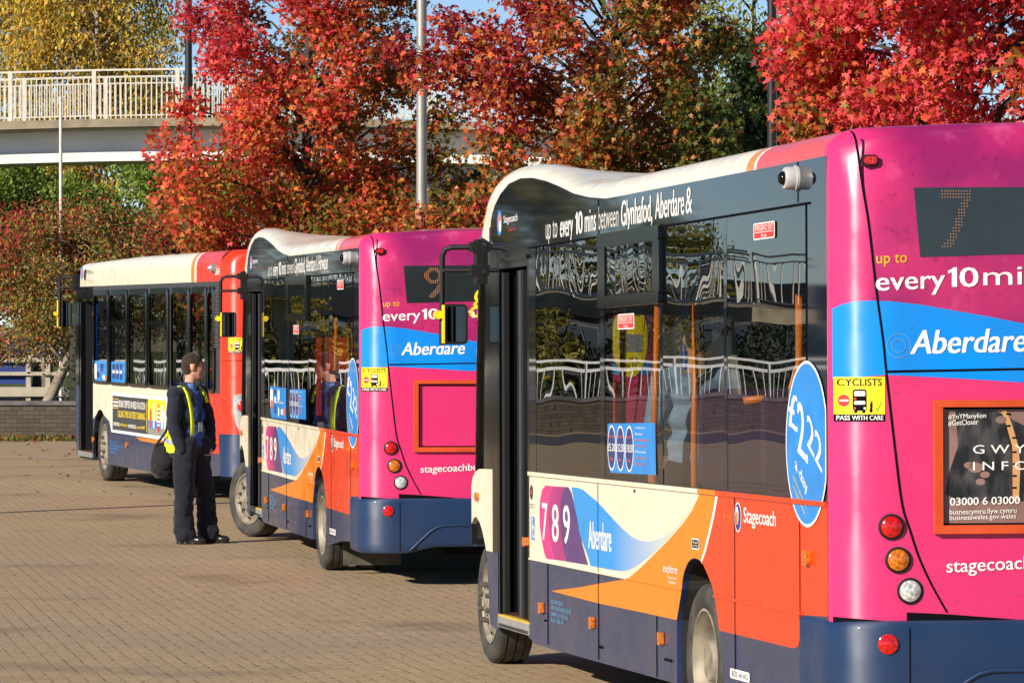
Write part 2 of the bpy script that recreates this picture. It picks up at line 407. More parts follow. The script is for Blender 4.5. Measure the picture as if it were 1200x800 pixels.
def build_solo(cfg):
    M = MAT
    root = empty('city_bus', cfg['loc'], cfg['rot'], cfg['label'], 'bus', 'small buses with pink tails')
    P = root
    # ---------------- lower side panel (navy), with wheel arch
    b = MB()
    poly = [(4.11,1.173),(4.11,.235),(4.0,.212),(3.4,.212)] + ARCH + [(-1.2,.30),(-1.9,.33),(-2.2,.36),(-2.2,1.173)]
    b.prism(poly, lambda y,z:(0,y,z), lambda y,z:(.03,y,z))
    b.build('side_panel', M['navy'], P)
    # coloured livery panels on it
    b = MB()
    spoly(b, [(4.108,.690),(4.108,1.171)] + CREAMR, .003)
    c = b.build('livery_panel', M['cream'], P); c['label'] = 'cream front livery panel'
    b = MB()
    inner = [(y+.0, z) for y, z in CREAMR]
    spoly(b, CREAMR[::-1] + [(-.265,1.173),(-.233,1.123),(-.185,1.057),(-.118,.983),(-.035,.899),(.03,.842),(.096,.851),(.171,.852),(.24,.843),(.302,.822),(.372,.778),(.408,.735),(.42,.694),(.42,.690)], .0032)
    spoly(b, [(3.513,.533),(2.75,.59),(2.261,.633),(1.594,.687),(.425,.687),(.528,.536),(1.136,.534),(2.283,.527)], .0032)
    c = b.build('livery_panel', M['orange'], P); c['label'] = 'orange livery sweep'
    b = MB()
    spoly(b, [(-.265,1.173),(-.233,1.123),(-.185,1.057),(-.118,.983),(-.035,.899),(.03,.846)] + [(.018,.834)] + STRIPE[::-1], .0042)
    b.build('livery_stripe', M['white'], P, split=.015)
    b = MB()
    spoly(b, STRIPE + [(-.006,.830),(-.088,.789),(-.171,.745),(-.22,.699),(-.262,.642),(-.318,.534),(-1.64,.532),(-1.72,.545),(-1.765,.60),(-1.783,.685),(-2.2,.70),(-2.2,1.173)], .0035)
    c = b.build('livery_panel', M['red'], P); c['label'] = 'red orange rear livery panel'
    # blue swoosh that fades out towards its tail
    m = cfg.get('swoosh')
    b = MB(); spoly(b, SWOOSH, .006); b.build('livery_sweep', M['swoosh'], P)
    b = MB(); spoly(b, PINKT, .006, 0); spoly(b, MAGT, .006, 1); spoly(b, PURT, .006, 2)
    for t, y0, y1, z0, z1 in (('7',3.735,3.60,.809,1.017),('8',3.468,3.295,.809,1.019),('9',3.168,3.0,.810,1.022)):
        letter(b, t, y0, y1, z0, z1, fD(.009), 3, .035)
    b.build('route_number', [M['hotpink'], M['magenta'], M['purple'], M['white']], P)
    # belt rail, ledge on the skirt, seams
    b = MB()
    def rail(y0, y1, z0, z1, d, m): b.box((-d, min(y0,y1), z0), (-.001, max(y0,y1), z1), m)
    rail(4.11, .06, 1.163, 1.185, .012, 0); rail(.058, -.285, 1.163, 1.185, .012, 1); rail(-.287, -2.19, 1.163, 1.185, .012, 2)
    rail(4.11, 1.6, .684, .694, .008, 0); rail(1.598, .43, .684, .694, .010, 1); rail(-.235, -1.78, .684, .696, .010, 2)
    b.build('trim_rail', [M['cream'], M['orange'], M['red']], P)
    b = MB()
    for y, z0, z1 in ((2.29,.23,1.16),(3.60,.23,.68),(-1.758,.56,1.16),(.95,.23,.53),(-.62,.36,1.16)):
        b.box((-.0042, y-.003, z0), (-.0005, y+.003, z1))
    for y, z in ((2.25,.30),(2.20,.30),(3.66,.36),(3.71,.40),(.70,.33),(.76,.33),(.64,.33),(1.42,1.14)):
        b.lathe([(0,.009),(-.009,.007),(-.009,0)], 'x', 6, (0,y,z))
    b.build('panel_seam', M['seam'], P, split=.01)
    # lettering on the lower side
    b = MB()
    letter(b, 'Aberdare', 2.52, 1.965, .808, .955, fD(.009), 0, .03)
    letter(b, 'Stagecoach', -.792, -1.36, 1.030, 1.122, fD(.009), 0, .03)
    letter(b, 'explore', .80, .50, .745, .80, fD(.009), 0, .01, .2); letter(b, 'Stagecoach', .70, .52, .728, .744, fD(.009), 0, .0); letter(b, 'buses', .68, .54, .708, .724, fD(.009), 0)
    if not cfg['mid']: letter(b, 'from', -.425, -.58, 1.035, 1.095, fD(.009), 1, .01)
    for cx, rx_, rz_ in ((2.58,.105,.107),(2.60,.07,.066)):
        e = ellipse(cx, .902, rx_, rz_); e2 = ellipse(cx, .902, rx_-.006, rz_-.006)
        for k in range(len(e)):
            k2 = (k+1) % len(e); spoly(b, [e[k], e[k2], e2[k2], e2[k]], .0085, 2)
    spoly(b, ellipse(-.684,1.073,.062,.069), .008, 0); spoly(b, ellipse(-.684,1.073,.054,.062), .0095, 3); spoly(b, ellipse(-.672,1.080,.026,.042), .011, 0); spoly(b, ellipse(-.668,1.068,.018,.03), .0125, 1)
    for i, s in enumerate(('RED & WHITE SERVICES', 'UNIT 4 PONTYGWINDY ESTATE', 'CAERPHILLY CF83 3HU', '01633 485118')):
        letter(b, s, 3.50, (3.17,2.97,3.05,3.17)[i], .466-.034*i, .488-.034*i, fD(.009), 2, .02)
    b.build('lettering', [M['white'], M['olet'], M['bluegrey'], M['vnavy']], P)
    # small plates
    b = MB()
    spoly(b, rrect(.065,.212,.894,.946,.015), .007, 0); spoly(b, rrect(.072,.205,.900,.940,.012), .0085, 1); letter(b, 'fuel', .185,.09,.922,.934, fD(.010), 0); letter(b, 'only', .185,.09,.905,.917, fD(.010), 0)
    spoly(b, rrect(-.885,-.527,.328,.374,.015), .007, 0); letter(b, 'BUS 64 AG', -.56,-.85,.338,.364, fD(.0085), 2, .01)
    spoly(b, rrect(3.948,4.055,.79,.94,.01), .007, 0); spoly(b, rrect(3.955,4.048,.797,.933,.01), .0085, 3)
    e = ellipse(3.985,.845,.03,.036,16); spoly(b, e, .0095, 0); spoly(b, ellipse(3.985,.845,.020,.024,16), .0105, 3)
    spoly(b, ellipse(4.012,.915,.012,.012,10), .0095, 0); spoly(b, [(4.02,.90),(4.005,.90),(4.00,.862),(3.965,.862),(3.955,.82),(3.965,.817),(3.975,.85),(4.02,.855)], .0098, 0)
    spoly(b, ellipse(4.045,1.068,.042,.042,20), .007, 1); spoly(b, ellipse(4.045,1.068,.02,.012,12), .0085, 4)
    letter(b, 'KNEELING', 4.095,3.98,.995,1.003, fD(.008), 1); letter(b, 'SUSPENSION', 4.095,3.98,.98,.988, fD(.008), 1)
    b.build('notice_plate', [M['white'], M['gloss'], M['seam'], M['vblue'], M['signred']], P)
    # side marker lamps
    for y, z in ((3.735,.427),(2.41,.418),(.823,.429),(-1.90,.937)):
        b = MB(); b.prism(rrect(y-.034,y+.034,z-.032,z+.032,.012), fS(.024), fS(.003)); 
        b.build('side_marker', M['lamber'], P)
    b = MB(); b.prism(rrect(4.115,4.19,.757,.81,.02), lambda y,z:(-.03,y,z), lambda y,z:(.0,y,z)); b.build('side_marker', M['lamber'], P)
    # ---------------- header band and black side frame
    b = MB()
    spoly(b, [(-2.2,2.464),(5.03,2.464),(5.19,2.50)] + EE[::-1], .0)
    spoly(b, [(-2.2,1.173),(-1.88,1.173),(-1.88,2.4639),(-2.2,2.4639)], .0)
    for y0, y1 in ((.81,.86),(2.13,2.24),(3.92,4.11),(-.48,-.42)): spoly(b, rect(y0,y1,1.173,2.4639), 0.)
    spoly(b, rect(-1.885,4.11,1.173,1.19), .001)
    b.build('side_frame', M['header'], P, split=.015)
    b = MB()
    b.box((-.008,-1.93,2.454),(-.001,4.11,2.464)); b.box((-.004,-1.88,1.1865),(0,-1.872,2.455)); b.box((-.003,2.255,2.47),(0,2.262,2.655)); b.box((-.003,-1.745,2.47),(0,-1.74,2.645))
    b.build('panel_seam', M['seam'], P, split=.01)
    b = MB()
    pc = [('up to',3.623,3.31,2.452,2.590,.008,1),('every',3.235,2.90,2.448,2.575,.022,0),('10',2.835,2.655,2.492,2.612,.03,0),('mins',2.60,2.325,2.494,2.612,.022,0),('between',2.265,1.78,2.496,2.618,.006,1),('Glynhafod,',1.715,1.02,2.452,2.626,.022,0),('Aberdare',.955,.345,2.500,2.630,.022,0),('&',.312,.185,2.502,2.628,.01,0)]
    if cfg['mid']: pc = pc[:-1] + [('&',.312,.20,2.502,2.628,.0,1),('Hirwaun',.16,-.42,2.502,2.630,.035,0)]
    for s, y0, y1, z0, z1, of, mm in pc:
        if s == '10': ten(b, y0, y1, z0, z1, fD(.004), mm)
        else: letter(b, s, y0, y1, z0, z1, fD(.004), mm, of, .08)
    if cfg['mid']: letter(b, 'stagecoachbus.com', -.05, -.5, 2.476, 2.494, fD(.004), 1)
    spoly(b, ellipse(4.97,2.635,.075,.075), .003, 2); spoly(b, ellipse(4.955,2.635,.045,.055), .0045, 3); spoly(b, ellipse(4.945,2.615,.032,.035), .006, 0)
    letter(b, 'Stagecoach', 4.84, 4.43, 2.615, 2.672, fD(.004), 0, .02); letter(b, 'in South Wales', 4.70, 4.48, 2.575, 2.592, fD(.004), 4)
    b.build('lettering', [M['white'], M['greyletter'], M['vblue'], M['olet'], M['signred']], P)
    # ---------------- windows
    for i, (y0, y1) in enumerate(((3.92,2.24),(2.13,.86),(.81,-.42),(-.48,-1.88))):
        z0, z1 = 1.187, 2.455
        b = MB()
        if i == 1:
            b.grid(glass_pane(y0, y1, z0, 2.09, cfg['seed']+i))
            b.grid(glass_pane(2.05, .96, 2.14, 2.395, cfg['seed']+9, .0006, -.010))
        else:
            b.grid(glass_pane(y0, y1, z0, z1, cfg['seed']+i))
        w = b.build('window', M['glass'], P, smooth='full', fix=False)
        if i == 1:
            w['label'] = 'window with a framed hopper vent at its top'
            f = MB()
            for (a, c, d, e) in ((2.22,.81,2.395,2.47),(2.22,.81,2.082,2.14)): f.prism(rrect(c,a,d,e,.012,2), fS(.022), fS(.0))
            for (a, c) in ((2.22,2.05),(.96,.81)): f.prism(rect(c,a,2.138,2.397), fS(.018), fS(.0))
            f.build('vent_frame', M['gloss'], w)
    # stickers on the glass
    b = MB()
    for (y0, y1, z0, z1) in ((-.989,-1.362,2.33,2.405),(1.792,1.418,1.964,2.043)):
        spoly(b, rrect(y1,y0,z0,z1,.012), .010, 0); spoly(b, rrect(y1+.012,y0-.012,z0+.006,z1-.006,.01), .0115, 1)
        letter(b, 'EMERGENCY EXIT', y0-.03, y1+.03, z0+.040, z1-.010, fD(.013), 0, .015)
        spoly(b, rect(y1+.03,y0-.03,z0+.031,z0+.034), .013, 0); letter(b, 'Push', y0-.14, y1+.14, z0+.010, z0+.024, fD(.013), 0, .02)
    b.build('exit_sign', [M['white'], M['signred']], P)
    b = MB()
    y0, y1 = 2.043, .965
    spoly(b, [(y0,1.473),(y0-.04,1.478),(y1,1.490),(y1-.02,1.232),(y0-.06,1.222),(y0-.02,1.26)], .010, 0)
    for k, (t1, t2, t3) in enumerate((('Dayrider','£5.20','Day'),('Megarider','£12.50','Week'),('Megarider Plus','£18.50','Plus'))):
        cx = 1.945 - .205*k
        spoly(b, ellipse(cx,1.352,.098,.118), .0115, 1); spoly(b, ellipse(cx,1.352,.086,.108), .013, 2)
        letter(b, t1, cx+.065, cx-.065, 1.402, 1.42, fD(.0145), 3, .01); letter(b, t2, cx+.085, cx-.085, 1.335, 1.375, fD(.0145), 1, .03); letter(b, t3, cx+.035, cx-.035, 1.285, 1.302, fD(.0145), 3, .01)
    for i, (s, l, mm) in enumerate((('Travelling anytime',.22,1),('Aberdare',.17,1),('unlimited travel',.30,3),('in the zone',.22,3),('Without limits',.24,1),('tickets online at our',.28,3),('website or driver',.22,3))):
        letter(b, s, 1.40, 1.40-l, 1.455-.030*i, 1.468-.030*i, fD(.0145), mm, .01)
    b.build('fare_poster', [M['vblue'], M['white'], M['vnavy'], M['olet']], P)
    if cfg['mid']:
        b = MB()
        spoly(b, [(3.46,1.485),(2.30,1.482),(2.28,1.20),(3.36,1.197),(3.43,1.25)], .010, 0)
        for (yy0, yy1, zz0, zz1, mm) in ((3.44,3.25,1.30,1.46,1),(3.40,3.26,1.28,1.36,3),(3.15,3.00,1.34,1.39,1),(3.13,3.02,1.24,1.32,2),(3.15,3.0,1.41,1.46,2),(2.86,2.78,1.22,1.30,1),(2.66,2.52,1.24,1.29,1),(2.48,2.38,1.23,1.31,3),(2.9,2.75,1.36,1.46,1)):
            spoly(b, rrect(yy1,yy0,zz0,zz1,.03), .0115+.001*mm, mm)
        letter(b, 'plusbus', 2.95, 2.45, 1.33, 1.36, fD(.016), 1, .02)
        b.build('fare_poster', [M['vblue'], M['white'], M['vnavy'], M['olet']], P)
    # oval price sticker
    b = MB()
    cx, cz = -1.86, 1.43
    OV = [(max(-2.198, y), z) for y, z in ellipse(-1.885, 1.425, .345, .358, 56)]
    spoly(b, OV, .012, 0)
    spoly(b, [(cx+(y-cx)*.955, cz+(z-cz)*.965) for y, z in OV], .0135, 1)
    def slant(k, y0): return lambda y, z: (-.0155*THIN, y, z - (y0 - y)*k)
    for t, y0, y1, z0, z1, k, mm, of in (('£',-1.60,-1.74,1.50,1.655,.2,0,.03),('2.',-1.745,-1.905,1.385,1.615,.3,0,.03),('22',-1.90,-2.13,1.42,1.56,.5,0,.03),('a day',-1.70,-1.90,1.30,1.37,.55,0,.03),('FROM',-1.87,-1.985,1.665,1.695,.65,2,0.),('When you buy',-1.665,-1.87,1.268,1.295,.6,3,.01),('a monthly ticket',-1.66,-1.86,1.228,1.255,.6,3,.01)):
        letter(b, t, y0, y1, z0, z1, slant(k, y0), mm, of)
    b.build('price_sticker', [M['white'], M['vblue'], M['bluegrey'], M['yellow']], P)
    # ---------------- roof shell
    bands = [(-2.2,-1.02,M['redband'],'red roof edge band'),(-1.02,-.98,M['white'],'white roof edge stripe'),(-.98,-.84,M['orange'],'orange roof edge stripe'),(-.84,99,M['cream'],'cream roof with a raised front dome')]
    def interp(tab, t):
        i = min(int(t), len(tab)-2); f = t-i
        return [a + (c-a)*f for a, c in zip(tab[i], tab[i+1])]
    ts = sorted(set([i*.5 for i in range(len(EE)*2-1)] + [1.0+(-1.02+1.2)/1.2, 1.0+(-.98+1.2)/1.2, 1.0+(-.84+1.2)/1.2]))
    def prof(t):
        e = interp(EE, t); o = interp(OO, t); c = interp(CC, t); row = []
        ks = [k/6 for k in range(7)]
        for k in ks:
            a = k*math.pi/2
            row.append((o[2]*(1-math.cos(a)), e[0]+(o[0]-e[0])*math.sin(a), e[1]+(o[1]-e[1])*math.sin(a)))
        for q in (.12,.3,.6,1.):
            s = 1-(1-q)**(3 if c[1] < o[1] else 2)
            row.append((o[2]+(W/2-o[2])*q, o[0]+(c[0]-o[0])*(1-(1-q)**3), o[1]+(c[1]-o[1])*s))
        return row + [(W-x, y, z) for x, y, z in row[-2::-1]]
    for (y0, y1, mm, lab) in bands:
        rows = [prof(t) for t in ts if y0-1e-4 <= interp(EE, t)[0] and (interp(EE, t)[0] <= y1+1e-4) or (y1 > 90 and t > 12)]
        b = MB(); b.grid(rows)
        o = b.build('roof', mm, P, smooth='full'); o['label'] = lab
    # ---------------- tail shell
    xs = [0,.004,.012,.025,.045,.07,.1,.135,.17,.21,.25,.3,.4,.55,.75,1.0]; xs = xs + [W/2] + [W-x for x in xs[::-1]]
    def ztop(x):
        x = min(x, W-x)
        if x < .15: return 2.648 + .114*math.sin(math.acos(max(-1, min(1, 1-x/.15))))
        return 2.762 + .030*(1-((W/2-x)/(W/2-.15))**2)
    rows = []
    for z in (.62,.8,1.1,1.5,1.75,1.9,2.1,2.3,2.45):
        rows.append([(x, rear_y(x), z) for x in xs])
    for k in range(1, 8):
        a = k/7*math.pi/2
        rows.append([(x, rear_y(x) + .14*(1-math.cos(a))*min(1, .25+x/.1 if x < W/2 else .25+(W-x)/.1), 2.45 + (ztop(x)+.002-2.45)*math.sin(a)) for x in xs])
    rows.append([(x, -2.15, ztop(x)+.001) for x in xs])
    b = MB(); b.grid(rows); b.build('rear_panel', M['film'], P, smooth='full')
    # blue wave across the tail
    bt = [(.0,1.996),(.034,2.016),(.077,2.029),(.141,2.032),(.227,2.028),(.354,2.014),(.499,1.988),(.645,1.963),(.792,1.934),(1.1,1.86),(1.5,1.79),(2.0,1.76),(W,1.75)]
    b = MB(); rpoly(b, [(0,1.703),(.2,1.72),(.5,1.705),(.791,1.686),(1.4,1.66),(W,1.65)] + bt[::-1], .003)
    c = b.build('livery_wave', M['blue'], P, smooth='full'); c['label'] = 'blue wave across the tail'
    # pillar gap, hatch gap
    gap = [(.070,2.745),(.089,2.704),(.114,2.506),(.136,2.355),(.165,2.075),(.192,1.86),(.205,1.717),(.236,1.43),(.267,1.18),(.3,1.072),(.342,.946),(.396,.831),(.457,.723)]
    b = MB()
    gap = smoothline(gap, 4); gl = [(x-.0055, z) for x, z in gap]; gr = [(x+.007, z) for x, z in gap]
    for i in range(len(gap)-1):
        w1 = .0045
        rpoly(b, [gl[i], gl[i+1], (gap[i+1][0]+w1, gap[i+1][1]), (gap[i][0]+w1, gap[i][1])], .0055)
        rpoly(b, [(W-gl[i][0], gl[i][1]), (W-gl[i+1][0], gl[i+1][1]), (W-gap[i+1][0]-w1, gap[i+1][1]), (W-gap[i][0]-w1, gap[i][1])][::-1], .0055)
    rpoly(b, [(.205,1.728),(.79,1.738),(1.21,1.742),(2.2,1.745),(2.2,1.754),(1.21,1.751),(.79,1.748),(.203,1.739)], .0055)
    rpoly(b, [(.285,.725),(.457,.716),(.79,.688),(2.13,.68),(2.13,.60),(.285,.63)], .0055)
    rpoly(b, [(0,.62),(.285,.62),(.285,.672),(.2,.690),(0,.704)], .0055)
    b.build('hatch_gap', M['seam'], P, split=.015)
    # destination display in the tail
    b = MB(); rpoly(b, [(.323,2.505),(.348,2.214),(.79,2.227),(.97,2.232),(.97,2.51)], .006, 0)
    spoly_ = [(.66,2.23),(.662,2.23),(.662,2.505),(.66,2.505)]; rpoly(b, spoly_, .0075, 2)
    dg = DIG[cfg['route']]; ds = .0020 if cfg['route'] == '7' else .0036
    x0, x1, zt, zb = .442, .560, 2.491, 2.258
    if cfg['route'] == '9': x0, x1, zt, zb = .487, .627, 2.485, 2.262
    for i, rw in enumerate(dg):
        for j, chh in enumerate(rw):
            x = x0 + (x1-x0)*j/10; z = zt - (zt-zb)*i/(len(dg)-1)
            if chh == '#': b.add([fE(.0085)(x+dx, z+dz) for dx, dz in ((-ds,-ds),(ds,-ds),(ds,ds),(-ds,ds))], [(0,1,2,3)], 1)
    b.build('destination_display', [M['disp'], M['led'], M['dgrey']], P)
    # tail lettering
    b = MB()
    letter(b, 'up to', .165,.292,2.172,2.224, fE(.007), 1, .005, slope=.004)
    letter(b, 'every', .163,.452,2.046,2.126, fE(.007), 0, .025, slope=.012)
    ten(b, .466,.594,2.089,2.170, fE(.007), 0); letter(b, 'mins', .617,.955,2.094,2.170, fE(.007), 0, .01, slope=.008)
    letter(b, 'Aberdare', .306,.80,1.806,1.906, fE(.008), 0, .04, .2, slope=.010)
    letter(b, 'stagecoachbus.com', .455,1.10,.872,.945, fE(.007), 0, .02, slope=.025)
    letter(b, 'go', .84,1.10,2.10,2.33, fE(.007), 2, .01, .3); letter(b, 'further for less', 1.12,1.95,2.14,2.30, fE(.007), 2, .01, .3)
    for r0 in (.052, .030):
        e = ellipse(.256,1.842,r0,r0,32); e2 = ellipse(.256,1.842,r0-.003,r0-.003,32)
        for k in range(32):
            k2 = (k+1) % 32; rpoly(b, [e[k], e[k2], e2[k2], e2[k]], .0075, 3)
    b.build('lettering', [M['white'], M['yletter'], M['yellow'], M['bluegrey']], P)
    # yellow thumb sticker on the right of the tail
    b = MB()
    rpoly(b, ellipse(2.13,1.93,.15,.30), .0065, 0)
    rpoly(b, rrect(2.04,2.20,1.83,1.97,.03), .009, 1); rpoly(b, rrect(2.05,2.10,1.93,2.08,.024), .0105, 1)
    for k in range(4): rpoly(b, rrect(2.14,2.235,1.83+.036*k,1.862+.036*k,.014), .0105, 1)
    letter(b, 'PULL', 2.05,2.21,1.745,1.79, fE(.009), 2, .02); letter(b, 'OUT', 2.07,2.19,1.69,1.735, fE(.009), 2, .02); letter(b, 'LET US', 2.05,2.21,2.11,2.15, fE(.009), 2, .02)
    b.build('sticker', [M['yellow'], M['grey'], M['seam']], P)['label'] = 'yellow oval sticker with a raised thumb'
    # cyclists sticker on the corner pillar
    cyclist_sticker(.011, .197, 1.525, 1.712, fE, rpoly, P)
    # poster frame
    fx0, fx1, fz0, fz1 = .399, 2.0, 1.053, 1.614
    b = MB()
    for (a, c, d, e) in ((fx0,fx1,fz1-.03,fz1),(fx0,fx1,fz0,fz0+.036)):
        n = 8
        for k in range(n):
            xa, xb = a+(c-a)*k/n, a+(c-a)*(k+1)/n
            ya, yb = rear_y(xa), rear_y(xb)
            b.add([(xa,ya-.001,d),(xb,yb-.001,d),(xb,yb-.001,e),(xa,ya-.001,e),(xa,ya-.030,d),(xb,yb-.030,d),(xb,yb-.030,e),(xa,ya-.030,e)], [(4,5,6,7),(0,4,7,3)[::-1],(1,5,6,2),(0,1,5,4),(3,2,6,7)])
    for (a, c) in ((fx0,fx0+.036),(fx1-.036,fx1)):
        y = rear_y(a); b.box((a, y-.031, fz0+.0362), (c, y-.001, fz1-.0302))
    b.build('poster_frame', M['frame'], P)
    b = MB(); rpoly(b, rect(fx0+.036,fx1-.036,fz0+.036,fz0+.046), .004, 0); rpoly(b, rect(fx0+.0362,fx0+.048,fz0+.046,fz1-.03), .004, 0); rpoly(b, rect(fx0+.05,fx1-.05,fz1-.042,fz1-.03), .004, 0)
    b.build('frame_lining', M['seam'], P)
    if cfg['poster']:
        b = MB()
        px0, px1, pz0, pz1 = fx0+.046, fx1-.04, fz0+.044, fz1-.040
        rpoly(b, rect(px0,px1,pz0,pz1), .007, 0)
        rpoly(b, [(px0+.004,1.22),(.50,1.195),(.66,1.188),(.85,1.186),(1.3,1.19),(1.3,1.56),(.83,1.571),(.80,1.50),(.66,1.571),(.495,1.571),(.512,1.50),(.505,1.42),(.47,1.32),(.455,1.25)], .0085, 1)
        rpoly(b, [(.69,1.572),(.712,1.51),(.737,1.42),(.745,1.33),(.738,1.19),(.765,1.19),(.772,1.33),(.764,1.42),(.737,1.51),(.712,1.572)], .010, 2)
        for z in (1.55,1.50,1.45,1.39,1.34,1.29,1.24): rpoly(b, rrect(.737-.025*(z>1.48),.757-.025*(z>1.48),z,z+.008,.003), .0112, 4)
        for (x, z, s) in ((.58,1.33,.022),(.60,1.27,.014),(.55,1.34,.014),(.69,1.53,.016),(.62,1.30,.014)): rpoly(b, ellipse(x,z,s*1.5,s,12), .0100, 0)
        for t, x0, x1, z0, z1, of in (('#YnYManylion',.463,.625,1.527,1.553,.01),('#GetCloser',.463,.592,1.503,1.528,.01),('G W Y B O D A E T H',.569,1.30,1.388,1.424,.008),('I N F O R M A T I O N',.569,1.30,1.318,1.354,.008),('03000 6 03000',.470,.769,1.171,1.203,.035),('busnescymru.llyw.cymru',.468,.755,1.126,1.155,.0),('businesswales.gov.wales',.468,.752,1.104,1.130,.0)):
            letter(b, t, x0, x1, z0, z1, fE(.0125), 3, of, slope=.006)
        b.build('poster', [M['posterskin'], M['posterdark'], M['tape'], M['white'], M['seam']], P)['label'] = 'dark advertising poster with a tape measure'
    # tail lamps
    def lamp(x, z, r, mm, name, lab):
        xm = x
        d = Vector((rear_y(xm+.01)-rear_y(xm-.01), -.02, 0)).normalized() if True else None
        t = MB(); t.lathe([(.004,r*1.22),(-.004,r*1.22),(-.006,r*1.05),(-.002,r*1.0)], 'y', 28, m=1)
        t.lathe([(-.002,r*1.0),(-.010,r*.96),(-.018,r*.7),(-.021,r*.35),(-.022,0)], 'y', 28, m=0)
        o = t.build(name, [MAT[mm], MAT['black']], P, smooth=40); o['label'] = lab
        sl = (rear_y(xm+.02)-rear_y(xm-.02))/.04
        o.location = (xm, rear_y(xm)-.002, z); o.rotation_euler = (0, 0, math.atan(sl))
    for x, z, r, mm, lab in ((.222,1.083,.046,'lred','round red brake lamp'),(.250,.944,.046,'lamber','round amber indicator lamp'),(.300,.814,.046,'lwhite','round clear reversing lamp')):
        lamp(x, z, r, mm, 'tail_lamp', lab); lamp(W-x, z, r, mm, 'tail_lamp', lab)
    b = MB()
    for x in (.14, W-.14):
        y = rear_y(x)
        b.prism(rrect(x-.036,x+.036,2.596,2.644,.018), lambda u,v:(u,y-.012,v), lambda u,v:(u,y+.012,v), 1); b.prism(rrect(x-.028,x+.028,2.603,2.637,.014), lambda u,v:(u,y-.020,v), lambda u,v:(u,y-.0121,v), 0)
        for dx in (-.008,.006):
            for dz in (-.006,.008): b.add([(x+dx,y-.0215,2.619+dz),(x+dx+.005,y-.0215,2.619+dz),(x+dx+.005,y-.0215,2.624+dz),(x+dx,y-.0215,2.624+dz)], [(0,1,2,3)], 2)
    b.build('marker_lamp', [M['lred'], M['black'], M['litred']], P)
    # ---------------- bumper
    path = [(-.014,-1.79),(-.014,-2.0),(-.014,-2.16)]
    for x in xs[3:-3]: path.append((x if 0 < x < W else x, rear_y(x)-.03))
    path[3:3] = [(-.012,-2.20),(-.004,-2.235)]
    path = path + [(W+.004,-2.235),(W+.012,-2.20),(W+.014,-2.16),(W+.014,-1.79)]
    n = len(path); rows = []
    def low(x):
        x = min(x, W-x); return .262 + (0. if x < .36 else min(.05, (x-.36)*.5))
    for (dz, ins) in ((0,.10),(.0,.02),(.02,.004),(.08,0),(.25,0),(.395,0),(.418,.008),(.428,.03),(.43,.12)):
        row = []
        for i, (x, y) in enumerate(path):
            cx, cy = W/2, -1.4
            d = Vector((cx-x, (cy-y)*1.0)).normalized()
            lo = low(max(0, min(W, x))) if dz < .03 else .262
            row.append((x+d.x*ins, y+d.y*ins, lo+dz))
        rows.append(row)
    b = MB(); b.grid(rows); b.build('bumper', M['navyb'], P, smooth=50)
    b = MB(); fy = lambda x: rear_y(x)-.036
    b.tube([(x, rear_y(x)-.033, z) for x, z in ((.35,.272),(.40,.315),(.469,.38),(.53,.435),(.582,.465),(.635,.478),(.877,.478),(1.3,.478))], .009, 8)
    b.build('bumper_crease', M['navyb'], P, smooth='full')
    b = MB(); rpoly(b, rect(.287,.293,.285,.66), .0315/THIN, 0); b.build('panel_seam', M['seam'], P, split=.01)
    for x in (.198, W-.198):
        t = MB(); t.lathe([(.0,.042),(-.008,.042),(-.012,.034),(-.016,.0)], 'y', 24)
        o = t.build('reflector', M['lred'], P, smooth=40); o.location = (x, rear_y(x)-.030, .594); o.rotation_euler = (0,0,math.atan((rear_y(x+.02)-rear_y(x-.02))/.04))
    # ---------------- camera pod on the header
    b = MB()
    cp = (0,-1.725,2.575)
    b.lathe([(0,.056),(-.012,.056),(-.014,.050),(-.050,.050),(-.058,.045),(-.060,.030)], 'x', 28, cp, 0); b.lathe([(-.0601,.031),(-.072,.028),(-.082,.018),(-.086,.0)], 'x', 24, cp, 1)
    b.build('camera_pod', [M['camgrey'], M['gloss']], P, smooth=40)
    # ---------------- front corner, cream quarter panel, doorway
    AF = [(5.03,.22),(5.37,.22),(5.375,.60),(5.40,.684),(5.44,.727),(5.52,.797),(5.601,.845),(5.711,.878),(5.795,.87),(5.869,.83)]
    b = MB()
    b.prism([(5.215,.684),(5.40,.684),(5.44,.727),(5.52,.797),(5.601,.845),(5.711,.878),(5.795,.87),(5.869,.83),(5.872,1.06),(5.83,1.115),(5.74,1.15),(5.62,1.17),(5.215,1.176)], fS(.004), lambda y,z:(.03,y,z))
    b.build('front_quarter_panel', M['cream'], P)
    b = MB(); b.prism([(5.04,.222),(5.285,.25),(5.375,.60),(5.40,.683),(5.04,.683)], fS(.003), lambda y,z:(.03,y,z)); b.build('door_skirt', M['navy'], P)
    b = MB(); b.prism([(5.04,.684),(5.214,.684),(5.214,1.176),(5.22,1.20),(5.22,2.50),(5.04,2.50)], fS(.001), lambda y,z:(.03,y,z)); rows = []
    for z, ye in ((1.165,5.76),(1.5,5.74),(1.8,5.72),(2.1,5.67),(2.35,5.63),(2.50,5.61),(2.62,5.55)):
        rows.append([(-.001+.035*(k/10)**2.2, 5.215+(ye-5.215)*k/10, z) for k in range(11)])
    b.grid(rows); b.build('corner_glass', M['gloss'], P, smooth=40)
    t = MB(); t.prism(ellipse(5.66,1.0,.045,.028,14), fS(.02), fS(.004)); t.build('side_marker', M['lamber'], P)
    # nose
    def nz_(x, z): return max(z, .70) if min(x, W-x) < .3 else z
    zs = [(.28,5.80,.25),(.5,5.87,.33),(.83,5.88,.36),(1.06,5.875,.37),(1.15,5.76,.44),(1.8,5.715,.42),(2.35,5.625,.40),(2.58,5.61,.42)]
    xn = [0,.015,.04,.09,.2,.45,.8,W/2]; xn = xn + [W-x for x in xn[-2::-1]]
